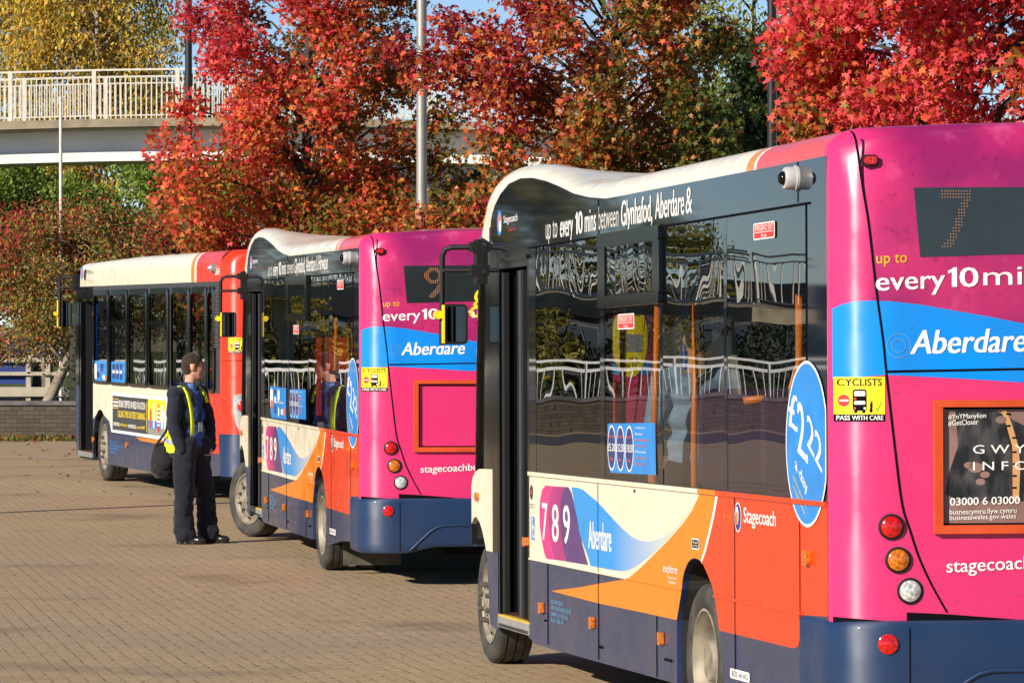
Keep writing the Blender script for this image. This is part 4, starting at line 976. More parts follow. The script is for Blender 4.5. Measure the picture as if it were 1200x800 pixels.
    for (y, x) in ((-6.3,.12),(-5.6,1.5),(-4.7,.12),(-3.9,.12),(-3.1,.12),(-2.3,1.5),(-1.5,1.5)):
        b = MB(); zf = .33
        b.box((x,y-.02,zf+.38),(x+.82,y+.40,zf+.48)); b.prism(rrect(x,x+.40,zf+.48,zf+1.02,.08), lambda u,v:(u,y-.06,v), lambda u,v:(u,y+.02,v)); b.prism(rrect(x+.42,x+.82,zf+.48,zf+1.02,.08), lambda u,v:(u,y-.06,v), lambda u,v:(u,y+.02,v)); b.box((x+.3,y+.1,zf),(x+.5,y+.2,zf+.379))
        b.tube([(x+.80,y-.03,zf+.9),(x+.80,y-.03,zf+1.1),(x+.6,y-.03,zf+1.16),(x+.45,y-.03,zf+1.1)], .02, 8, 1)
        b.build('seat', [M['seat2'], M['polem']], P, smooth=40)
    for yy, fr in ((.45, True), (-4.75, False)):
        o = wheel_obj(P, (.05,yy,.44), fr); o.scale = (1.2,1.2,1.2)
        o = wheel_obj(P, (WF-.05,yy,.44), fr, 0, True); o.scale = (1.2,1.2,1.2)
    # mirror hung ahead of the door
    for s in (0, 1):
        f = (lambda x, s=s: x if s == 0 else WF-x)
        e = MB(); e.tube([(f(.02),2.24,2.66),(f(-.14),2.38,2.66),(f(-.19),2.42,2.62),(f(-.19),2.42,2.0)], .022, 10); e.tube([(f(.02),2.24,2.52),(f(-.19),2.42,2.52)], .018, 8); e.box((min(f(-.05),f(.03)),2.2,2.48),(max(f(-.05),f(.03)),2.27,2.70))
        mr = e.build('mirror', M['black'], P, smooth=40)
        h = MB(); h.prism(rrect(-.175,-.02,2.0,2.34,.04), lambda u,v:(f(u),2.44,v), lambda u,v:(f(u),2.50,v), 0); h.prism(rrect(-.21,-.155,1.98,2.36,.026), lambda u,v:(f(u),2.42,v), lambda u,v:(f(u),2.53,v), 1); h.lathe([(-.03,0),(-.03,.03),(.03,.03),(.03,0)], 'y', 14, (f(-.235),2.46,2.17), 1)
        h.build('mirror_housing', [M['black'], M['yellow']], mr, smooth=40)
        g = MB(); g.add([(f(x),2.4385,z) for x, z in rrect(-.155,-.03,2.015,2.325,.03)], [tuple(range(20))]); g.build('mirror_glass', M['glassy'], mr)
    return root
def far_mats():
    MAT['grey2'] = plain('louvre_grey', (.10,.10,.11), .4); MAT['seat2'] = plain('blue_moquette', (.02,.05,.22), .9)
# ------------------------------------------------------------------ ground
GY = [(-400,.27),(10,.27),(15,.198),(19.8,.122),(22.5,.079),(25.2,.037),(29,.02),(33,.014),(40,.004),(50,0),(900,0)]
def gz(y): return float(np.interp(y, [a for a, _ in GY], [b for _, b in GY]))

def build_ground():
    m, nt, out = new_mat('block_paving')
    b = princ(nt, out, (.3,.25,.2), .85, spec=.25)
    geo = nt.nodes.new('ShaderNodeNewGeometry')
    mp = nt.nodes.new('ShaderNodeMapping'); mp.inputs['Rotation'].default_value = (0, 0, R(-100.6))
    nt.links.new(geo.outputs['Position'], mp.inputs[0])
    br = node(nt, 'ShaderNodeTexBrick', Scale=1.0)
    br.inputs['Brick Width'].default_value = .2; br.inputs['Row Height'].default_value = .1
    br.inputs['Mortar Size'].default_value = .0062; br.inputs['Mortar Smooth'].default_value = .5
    br.inputs['Color1'].default_value = (.45,.340,.215,1); br.inputs['Color2'].default_value = (.29,.222,.145,1); br.inputs['Mortar'].default_value = (.0,.0,.0,1)
    br.offset = .5
    nt.links.new(mp.outputs[0], br.inputs['Vector'])
    def nz(scale, detail=5., rough=.6, vec=None):
        n = node(nt, 'ShaderNodeTexNoise', Scale=scale, Detail=detail, Roughness=rough); nt.links.new(vec or geo.outputs['Position'], n.inputs['Vector']); return n
    def mrange(src, a, c, d, e):
        r = nt.nodes.new('ShaderNodeMapRange')
        for i, v in zip((1,2,3,4), (a,c,d,e)): r.inputs[i].default_value = v
        nt.links.new(src, r.inputs[0]); return r.outputs[0]
    def mix(fac, A, B, blend='MIX'):
        x = node(nt, 'ShaderNodeMix', data_type='RGBA', blend_type=blend)
        for s, v in ((0,fac),(6,A),(7,B)):
            if isinstance(v, (tuple, float)): x.inputs[s].default_value = v
            else: nt.links.new(v, x.inputs[s])
        return x.outputs[2]
    # joints break up into dashes where sand fills them
    j = nz(7., 3.)
    jf = nt.nodes.new('ShaderNodeMath'); jf.operation = 'MULTIPLY'
    nt.links.new(br.outputs['Fac'], jf.inputs[0]); nt.links.new(mrange(j.outputs[0], .48, .60, .05, .9), jf.inputs[1])
    base = mix(.65, br.outputs['Color'], (.375,.268,.162,1))
    grain = nz(62., 3., .75)
    base = mix(mrange(grain.outputs[0], .38, .68, 0., .85), base, (.50,.385,.25,1))
    grain2 = nz(48., 3., .75)
    base = mix(mrange(grain2.outputs[0], .54, .70, 0., .8), base, (.10,.075,.05,1))
    coarse = nz(13., 4., .75); base = mix(mrange(coarse.outputs[0], .50, .66, 0., .6), base, (.22,.165,.105,1))
    big = nz(.35, 6., .65)
    base = mix(mrange(big.outputs[0], .42, .68, 0., .55), base, (.31,.23,.15,1))
    mp2 = nt.nodes.new('ShaderNodeMapping'); mp2.inputs['Scale'].default_value = (1.4,.5,1); nt.links.new(geo.outputs['Position'], mp2.inputs[0])
    st = nz(1.3, 6., .7, mp2.outputs[0])
    base = mix(mrange(st.outputs[0], .60, .78, 0., .6), base, (.17,.13,.09,1))
    gold = nz(.16, 2., .5)
    base = mix(mrange(gold.outputs[0], .45, .65, 0., .45), base, (.42,.295,.150,1))
    pit = nz(22., 2., .6); base = mix(mrange(pit.outputs[0], .62, .72, 0., .75), base, (.12,.092,.06,1))
    oil = nz(.55, 3., .55); base = mix(mrange(oil.outputs[0], .58, .72, 0., .5), base, (.12,.095,.07,1))
    col = mix(jf.outputs[0], base, (.085,.066,.046,1))
    nt.links.new(col, b.inputs['Base Color'])
    bp = node(nt, 'ShaderNodeBump', Strength=.8, Distance=.008)
    sub = nt.nodes.new('ShaderNodeMath'); sub.operation = 'SUBTRACT'
    nt.links.new(grain.outputs[0], sub.inputs[0]); nt.links.new(jf.outputs[0], sub.inputs[1])
    nt.links.new(sub.outputs[0], bp.inputs['Height']); nt.links.new(bp.outputs[0], b.inputs['Normal'])
    ys = [-400,-60,10,13,15,17,19.8,22.5,25.2,27,29,33,40,50,70,120,300,900]
    xs = [-500,-60,-20,-8,0,8,20,60,500]
    g = MB(); g.grid([[(x, y, gz(y)) for x in xs] for y in ys])
    o = g.build('ground', m, None, smooth='full'); tag(o, 'tan block paving of the bus yard', kind='structure')
    # narrow drain joint across the yard
    p0, p1 = Vector((-5.56,45.4,0)), Vector((-2.6,48.5,0))
    d = (p1-p0).normalized(); n = Vector((-d.y, d.x, 0))*.055
    b2 = MB(); b2.add([p0-n+Vector((0,0,.006)), p1-n+Vector((0,0,.006)), p1+n+Vector((0,0,.006)), p0+n+Vector((0,0,.006))], [(0,1,2,3)])
    p2 = p0 - d*25
    b2.add([p2-n+Vector((0,0,.006)), p0-n+Vector((0,0,.006)), p0+n+Vector((0,0,.006)), p2+n+Vector((0,0,.006))], [(0,1,2,3)])
    tag(b2.build('drain_joint', plain('dark_drain', (.07,.05,.04), .9)), 'dark drain line across the paving', kind='structure')
    # plain dark strip of ground and verge out to the left (what the windows mirror)
    r = MB(); r.add([(-90,66,.006),(-12.6,66.5,.006),(-12.6,71.2,.006),(-90,72,.006)], [(0,1,2,3)])
    tag(r.build('dark_ground', MAT['strip_grey']), 'dark strip of ground left of the yard', kind='structure')
    r = MB(); r.add([(-120,73.6,.008),(60,73.6,.008),(60,260,.008),(-120,260,.008)], [(0,1,2,3)])
    gm, nt, out = new_mat('rough_grass'); b = princ(nt, out, (.05,.08,.02), .95, spec=.1); noise_mix(nt, b, (.045,.08,.018), (.13,.11,.04), 3., .4, .65, 8.)
    tag(r.build('grass_bank', gm), 'rough grass beyond the wall', kind='structure')

# ------------------------------------------------------------------ foliage
def leaf_mat(name, rough=.5, trans=.45):
    m, nt, out = new_mat(name)
    at = nt.nodes.new('ShaderNodeAttribute'); at.attribute_name = 'leaf_tone'
    d = nt.nodes.new('ShaderNodeBsdfPrincipled'); d.inputs['Roughness'].default_value = rough; d.inputs['Specular IOR Level'].default_value = .35
    t = nt.nodes.new('ShaderNodeBsdfTranslucent')
    nt.links.new(at.outputs['Color'], d.inputs['Base Color']); nt.links.new(at.outputs['Color'], t.inputs[0])
    mx = nt.nodes.new('ShaderNodeMixShader'); mx.inputs[0].default_value = trans
    nt.links.new(d.outputs[0], mx.inputs[1]); nt.links.new(t.outputs[0], mx.inputs[2]); nt.links.new(mx.outputs[0], out.inputs[0])
    return m

STAR = np.array([(0,-.05),(.20,.02),(.52,-.12),(.36,.20),(.60,.52),(.22,.46),(0,1.0),(-.22,.46),(-.60,.52),(-.36,.20),(-.52,-.12),(-.20,.02)])
OVALL = np.array([(0,0),(.22,.3),(.18,.7),(0,1.0),(-.18,.7),(-.22,.3)])
DIAM = np.array([(0,0),(.3,.45),(0,1.0),(-.3,.45)])

def leaf_mesh(name, pos, size, cols, shape, mat, parent, rng, droop=.5, fold=.42, face=None):
    n = len(pos); k = len(shape)
    # leaf frame: normal n, tip direction t
    nrm = rng.normal(size=(n,3)); nrm += np.array([-.45,-.45,.45])
    if face is not None: nrm += face
    nrm /= np.linalg.norm(nrm, axis=1)[:,None]
    t = rng.normal(size=(n,3)); t[:,2] -= droop*2
    t -= nrm*(t*nrm).sum(1)[:,None]; t /= np.linalg.norm(t, axis=1)[:,None]+1e-9
    s = np.cross(nrm, t)
    u = shape[:,0][None,:,None]*rng.uniform(.65,1.1,(n,1,1)); v = shape[:,1][None,:,None]
    w = (-np.abs(u)*fold*rng.uniform(.2,1.6,(n,1,1)) - .25*(v-.4)**2*rng.uniform(-.4,1.3,(n,1,1)))
    P = pos[:,None,:] + size[:,None,None]*(u*s[:,None,:] + (v-.3)*t[:,None,:] + w*nrm[:,None,:])
    me = bpy.data.meshes.new(name)
    me.vertices.add(n*k); me.vertices.foreach_set('co', P.astype(np.float32).ravel())
    me.loops.add(n*k); me.loops.foreach_set('vertex_index', np.arange(n*k, dtype=np.int32))
    me.polygons.add(n); me.polygons.foreach_set('loop_start', np.arange(0, n*k, k, dtype=np.int32))
    me.update(calc_edges=True)
    ca = me.color_attributes.new('leaf_tone', 'FLOAT_COLOR', 'POINT')
    c4 = np.ones((n*k,4), np.float32); c4[:,:3] = np.repeat(cols, k, axis=0); ca.data.foreach_set('color', c4.ravel())
    me.materials.append(mat); me.validate()
    o = bpy.data.objects.new(name, me); COL.objects.link(o)
    if parent is not None: o.parent = parent
    return o

def lownoise(p, rng, f=1.2, k=10):
    v = np.zeros(len(p))
    for _ in range(k):
        w = rng.normal(size=3)*f; v += np.sin(p@w + rng.uniform(0,6.28))
    return v/math.sqrt(k)*1.1

def tree(name, loc, h, trunk_r, crown, nleaf, lsize, palette, label, cat='tree', group=None, seed=1, shape=STAR, leafmat=None, barkmat=None, lean=(0,0), nbr=26, droop=.5, clump=.5, hang=0., zone=None, solid=.55, extra=()):
    """crown: function(rng, n) -> clump centres relative to the base; each clump ends a limb"""
    rng = np.random.default_rng(seed)
    root = empty(name, loc, (0,0,0), label, cat, group)
    cl = np.concatenate([crown(rng, nbr), np.array(extra)]) if len(extra) else crown(rng, nbr)                                     # (nbr, 4): x y z radius
    b = MB()
    top = Vector((lean[0], lean[1], h*.86))
    def spine(t): return Vector((lean[0]*t, lean[1]*t, h*.86*t)) + Vector((.05*math.sin(5*t+seed), .05*math.cos(4*t+seed), 0))*h*.12
    b.tube([spine(k/8) for k in range(9)], [trunk_r*(1-.88*k/8)*(1.25 if k == 0 else 1) for k in range(9)], 9)
    b.build('trunk', barkmat or MAT['bark'], root, smooth='full')
    b = MB()
    for c in cl:
        tz = max(.12, min(.95, (c[2]-.35*math.hypot(c[0]-lean[0]*.6, c[1]-lean[1]*.6)-.2)/(h*.86)))
        p0 = spine(tz); p3 = Vector(c[:3]); mid = p0.lerp(p3, .5) + Vector((0,0,.12*(p3-p0).length*(1 if hang == 0 else 1.5)))
        r0 = trunk_r*(1-.8*tz)*.42
        b.tube([p0, p0.lerp(mid,.6), mid, mid.lerp(p3,.6), p3], [r0, r0*.8, r0*.6, r0*.4, r0*.16], 6)
        for _ in range(3):
            d = Vector(rng.normal(size=3)).normalized()*c[3]*.9
            if hang: d = Vector((d.x*.5, d.y*.5, -abs(d.z)-c[3]*.5))
            b.tube([p3.lerp(mid,.3), p3.lerp(mid,.1)+d*.4, p3+d], [r0*.25, r0*.16, r0*.05], 4, cap=False)
    b.build('branch', barkmat or MAT['bark'], root, smooth='full')
    # leaves sit in sprays round the limb ends, denser to the outside
    w = cl[:,3]**2.2; w /= w.sum()
    idx = rng.choice(len(cl), nleaf, p=w)
    d = rng.normal(size=(nleaf,3)); d /= np.linalg.norm(d, axis=1)[:,None]
    rr = rng.uniform(0,1,nleaf)**solid
    pos = cl[idx,:3] + d*(rr*cl[idx,3])[:,None]*np.array([1,1,.85])
    # sprays: pull the leaves of a spray together so that gaps open between
    ns = max(30, nleaf//26); sp = pos[rng.choice(nleaf, ns)]
    si = rng.integers(0, ns, nleaf)
    # nearest of a few random sprays
    best = si.copy(); bd = ((pos-sp[si])**2).sum(1)
    for _ in range(14):
        sj = rng.integers(0, ns, nleaf); dj = ((pos-sp[sj])**2).sum(1); m_ = dj < bd; best[m_] = sj[m_]; bd[m_] = dj[m_]
    pos = pos + (sp[best]-pos)*clump*np.exp(-bd/(cl[idx,3]**2*.5))[:,None]
    if hang: pos[:,2] -= rng.uniform(0,1,nleaf)**1.5*hang*cl[idx,3]; 
    cols = palette(pos, rng, best)
    size = lsize*rng.uniform(.6,1.3,nleaf)
    leaf_mesh('crown', pos, size, cols, shape, leafmat or MAT['leaf'], root, rng, droop)
    return root

def pal(stops, f=1.0, jitter=.25, bias=None, spread=.25):
    """stops: list of colours chosen along a slow noise + per-leaf scatter"""
    C = np.array(stops)
    def fn(p, rng, spray):
        v = lownoise(p, rng, f)*.5*.5 + .5
        if bias is not None: v = v + bias(p)
        sj = rng.normal(size=spray.max()+1)*spread*.6
        v = v + sj[spray] + rng.normal(size=len(p))*spread*.8
        x = np.clip(v, 0, .9999)*(len(C)-1); i = x.astype(int); fr = (x-i)[:,None]
        c = C[i]*(1-fr) + C[np.minimum(i+1, len(C)-1)]*fr
        return np.clip(c*np.exp(rng.normal(size=(len(p),1))*jitter), 0, .9)
    return fn

def conical(zb, zt, rb, rt, yflat=1., cr=.75, cx=0.):
    def fn(rng, n):
        o = []
        for k in range(n):
            u = (k+.5)/n; z = zb + (zt-zb)*u; r = (rb*(1-u)+rt*u)
            r *= math.sin(min(1, u*3+.35)*math.pi/2)
            a = k*2.399 + rng.uniform(-.4,.4); q = rng.uniform(.28,1.)
            o.append((cx+r*q*math.cos(a), r*q*math.sin(a)*yflat, z, cr*rng.uniform(.75,1.25)*(.6+.4*(1-u))))
        return np.array(o)
    return fn
def blob(cx, cz, rx, rz, ry=None, cr=.8):
    def fn(rng, n):
        o = []
        for k in range(n):
            while True:
                d = rng.uniform(-1,1,3)
                if .1 < np.linalg.norm(d) < 1: break
            d /= max(1e-6, np.linalg.norm(d))**.5
            o.append((cx+d[0]*rx, d[1]*(ry or rx), cz+d[2]*rz, cr*rng.uniform(.65,1.3)))
        return np.array(o)
    return fn

def build_trees():
    M = MAT
    M['leaf'] = leaf_mat('autumn_leaf'); M['leafd'] = leaf_mat('thin_leaf', .55, .4)
    M['bark'] = plain('brown_bark', (.06,.045,.034), .9, var=.3, scale=14)
    M['birchbark'] = plain('pale_bark', (.30,.25,.19), .85, var=.4, scale=7)
    red = (.70,.055,.06); red2 = (.66,.085,.04); scar = (.80,.12,.095); orange = (.68,.22,.04); dk = (.38,.028,.05); mar = (.26,.022,.04); olive = (.16,.13,.018); green = (.07,.10,.016); dgreen = (.025,.045,.010); gold = (.45,.26,.03)
    # left sweetgum: crimson to the upper left, green-brown to the right
    b1 = lambda p: .10 + .085*(p[:,0]) - .035*(p[:,2]-5.5)
    tree('sweetgum_tree', (-3.08,62,0), 9.8, .14, conical(2.35,9.9,2.5,1.0,1.,.64), 54000, .080, pal([dk,red,(.82,.13,.12),red,red2,red2,orange,(.44,.15,.035),olive], 1.1, .26, b1, .26), 'crimson autumn tree behind the two left buses, orange green on its right flank', group='autumn trees behind the buses', seed=4, nbr=84, extra=[(1.9,-.3,3.3,.6),(2.2,-.2,3.7,.5),(1.9,-.2,4.4,.55),(2.0,-.1,5.1,.45),(1.6,-.2,5.8,.5),(2.3,-.1,3.1,.5),(-1.9,-.3,4.6,.5),(-1.75,-.3,5.2,.4)], clump=.55)
    b2 = lambda p: .05 + .12*(p[:,0]+.35) - .05*np.maximum(0,p[:,2]-6) - .25*((p[:,0] < -1.1) & (p[:,2] > 4.6)) + .12*((p[:,0] < -1.) & (p[:,2] <= 4.6))
    tree('sweetgum_tree', (1.40,57,0), 9.8, .14, conical(2.4,9.4,1.75,2.35,1.,.62), 50000, .082, pal([mar,dk,red2,(.62,.17,.04),(.52,.17,.04),(.46,.20,.045),(.28,.18,.03),olive,green], 1.1, .28, b2, .28), 'maroon and bronze autumn tree in the middle, dark green on its right', group='autumn trees behind the buses', seed=9, nbr=84, extra=[(-2.2,-.3,5.6,.5),(-2.6,-.4,5.45,.42),(-1.9,-.2,5.2,.5),(-2.95,-.4,5.75,.3),(-2.3,-.2,6.1,.35),(-1.8,-.3,5.9,.5),(-1.9,-.3,3.55,.5),(-1.4,-.3,3.4,.55),(-2.3,-.3,3.2,.5),(-2.6,-.2,3.35,.42),(-2.9,-.2,3.1,.45),(-1.7,-.1,3.0,.5)], clump=.6)
    b3 = lambda p: .04 + .055*(p[:,0]-.3) - .05*(p[:,2]-5)
    tree('sweetgum_tree', (5.05,46,0), 8.9, .15, conical(3.2,8.6,2.75,2.15,1.,.62), 60000, .086, pal([(.56,.035,.06),(.76,.06,.085),(.82,.12,.12),(.76,.07,.08),(.72,.055,.06),red2,orange,olive], 1.0, .24, b3, .27), 'bright scarlet autumn tree above the nearest bus', group='autumn trees behind the buses', seed=15, nbr=92, clump=.5)
    # low autumn tree that fills between the first two
    tree('sweetgum_tree', (-.95,66,0), 4.3, .10, conical(2.2,4.3,2.0,1.6,1.,.58), 19000, .10, pal([dk,red2,orange,olive,green,dgreen], 1.2, .3, lambda p: .16+0*p[:,0], .28), 'low bronze green tree between the crimson and the maroon trees', group='autumn trees behind the buses', seed=21, nbr=26)
    # dark evergreen-looking trees in the gap on the right
    tree('broadleaf_tree', (4.4,70,0), 7.2, .16, conical(2.2,6.9,2.0,1.1,1.,.8), 13000, .12, pal([dgreen,dgreen,green,(.06,.08,.015),olive,(.25,.17,.03)], 1.0, .35, None, .22), 'dark green tree in the gap left of the scarlet tree', seed=33, nbr=32)
    tree('broadleaf_tree', (5.6,98,0), 12.2, .2, blob(0,8.9,2.6,2.9,None,1.), 16000, .14, pal([(.10,.14,.02),(.17,.20,.03),(.30,.27,.04),(.13,.16,.03)], .8, .3, None, .22), 'yellow green tree rising behind the dark green one', seed=35, nbr=30, shape=OVALL, leafmat=M['leafd'])
    # birches beyond the footbridge
    bp = lambda s: pal([(.20,.22,.04),(.50,.33,.045),(.62,.36,.035),(.54,.35,.055),(.34,.31,.06),(.12,.16,.035)], .7, .28, s, .2)
    for i, (x, y, h, rx, cz, rz, n, sd, bias, lab) in enumerate((
        (-14.2,128,17,2.9,9.9,4.6,30000,41,lambda p: .02+0*p[:,0],'golden birch at the far left beyond the footbridge'),
        (-12.4,124,18,2.5,10.3,4.8,30000,42,lambda p: .03-.05*p[:,0],'tall weeping birch with greener top beyond the footbridge'),
        (-9.8,130,10.4,1.7,7.4,2.4,17000,43,lambda p: .05+0*p[:,0],'small golden birch just left of the black lamp post'))):
        tree('birch_tree', (x,y,0), h, .17, blob(0,cz,rx,rz,1.8,.95), n, .16, bp(bias), lab, group='golden birches beyond the footbridge', seed=sd, nbr=95, shape=OVALL, leafmat=M['leafd'], barkmat=M['birchbark'], hang=1.1, droop=1.4, clump=.65)
    # dark green trees under the bridge deck
    for i, (x, y, h, r, cz, sd, lab) in enumerate(((-12.2,107,6.4,2.5,4.6,51,'green bush at the far left under the bridge beam'),(-9.6,110,6.6,2.4,4.7,52,'dark green bush under the bridge beam beside the crimson tree'),(-7.2,109,6.4,1.9,4.5,53,'dark bush under the bridge hidden behind the crimson tree'))):
        tree('broadleaf_tree', (x,y,0), h, .12, blob(0,cz,r,1.75,1.6,.85), 22000, .15, pal([(.05,.11,.018),(.10,.19,.03),(.19,.29,.045),(.30,.34,.06),(.13,.23,.03)], .9, .3, None, .22), lab, group='green bushes under the footbridge', seed=sd, nbr=26, shape=OVALL, leafmat=M['leafd'])
    # berry trees behind the low wall
    hp = lambda: pal([(.52,.04,.04),(.44,.055,.04),(.36,.07,.035),(.20,.14,.03),(.13,.16,.025),(.16,.19,.03),(.38,.20,.05)], 1.3, .35, lambda p: .02+0*p[:,0], .3)
    tree('hawthorn_tree', (-8.62,75.5,0), 4.0, .13, blob(.75,2.85,1.65,1.2,1.3,.58), 19000, .08, hp(), 'berry laden thorn tree with a pale leaning trunk behind the brick wall', group='thorn trees behind the brick wall', seed=61, nbr=40, shape=OVALL, leafmat=M['leafd'], barkmat=M['birchbark'], lean=(1.5,.1), clump=.6)
    tree('hawthorn_tree', (-10.3,77,0), 4.6, .10, blob(1.3,2.7,1.5,1.35,1.2,.58), 17000, .08, hp(), 'berry laden thorn tree at the left edge behind the wall', group='thorn trees behind the brick wall', seed=62, nbr=34, shape=OVALL, leafmat=M['leafd'], clump=.6)
    tree('hawthorn_tree', (-6.2,78,0), 4.4, .13, blob(.2,2.85,1.5,1.15,1.2,.58), 17000, .08, hp(), 'berry laden thorn tree directly behind the furthest bus', group='thorn trees behind the brick wall', seed=63, nbr=34, shape=OVALL, leafmat=M['leafd'], clump=.6)
    # trees out to the left that the windows mirror
    for (x, y, h, rx, sd, lab) in ((-21,97,9.5,2.5,71,'olive tree nearest the yard beyond the ramp'),(-25,98,11,2.7,72,'tallest olive tree beyond the ramp'),(-28.6,96,10,2.3,73,'spreading olive tree beyond the ramp'),(-31.0,97,9,1.8,74,'narrow olive tree at the end of the row beyond the ramp'),(-34.6,97,5.5,.7,75,'small thin tree left of the row beyond the ramp')):
        tree('broadleaf_tree', (x,y,0), h, .18, blob(0,h*.50,rx,h*.47,1.8,.9), int(6500*rx), .17, pal([(.05,.06,.012),(.14,.13,.02),(.30,.24,.03),(.10,.10,.015)], .8, .3, None, .22), lab, group='olive trees left of the yard', seed=sd, nbr=30, shape=OVALL, leafmat=M['leafd'])

    rng = np.random.default_rng(91); n = 26000
    pos = np.stack([rng.uniform(-58,-16.5,n), 101+rng.normal(0,.5,n), rng.uniform(0,1,n)**.8*2.3], 1); pos[:,2] *= .8+.2*np.sin(pos[:,0]*1.7)
    hd = leaf_mesh('hedge', pos, rng.uniform(.14,.24,n), np.array([[.035,.05,.012]])*np.exp(rng.normal(size=(n,1))*.5), OVALL, M['leafd'], None, rng)
    tag(hd, 'dark hedge behind the ramp left of the yard', 'hedge')

# ------------------------------------------------------------------ footbridge and street furniture
def railing(mb, p0, p1, h, z0, spacing, bar=.012, post_every=12, post=.045, mid=.03):
    d = Vector((p1[0]-p0[0], p1[1]-p0[1], 0)); L = d.length; d.normalize(); n = Vector((-d.y, d.x, 0))
    dz = (p1[2]-p0[2]) if len(p0) > 2 else 0
    def q(s, z, w): return (p0[0]+d.x*s+n.x*w, p0[1]+d.y*s+n.y*w, z0 + z + dz*s/L)
    def beam(s0, s1, za, zb, w):
        mb.add([q(s0,za,-w),q(s1,za,-w),q(s1,za,w),q(s0,za,w),q(s0,zb,-w),q(s1,zb,-w),q(s1,zb,w),q(s0,zb,w)], [(0,3,2,1),(4,5,6,7),(0,1,5,4),(1,2,6,5),(2,3,7,6),(3,0,4,7)])
    for f, t, w in ((1., .045, .035),(.86,mid,.018),(.085,.03,.018)): beam(0, L, h*f-t, h*f, w)
    k = 0; s = 0.
    while s < L-1e-3:
        if k % post_every == 0: beam(s-post, s+post, 0, h-.046, .04)
        else: beam(s-bar, s+bar, h*.085+.001, h*.86-.031, .012)
        s += spacing; k += 1

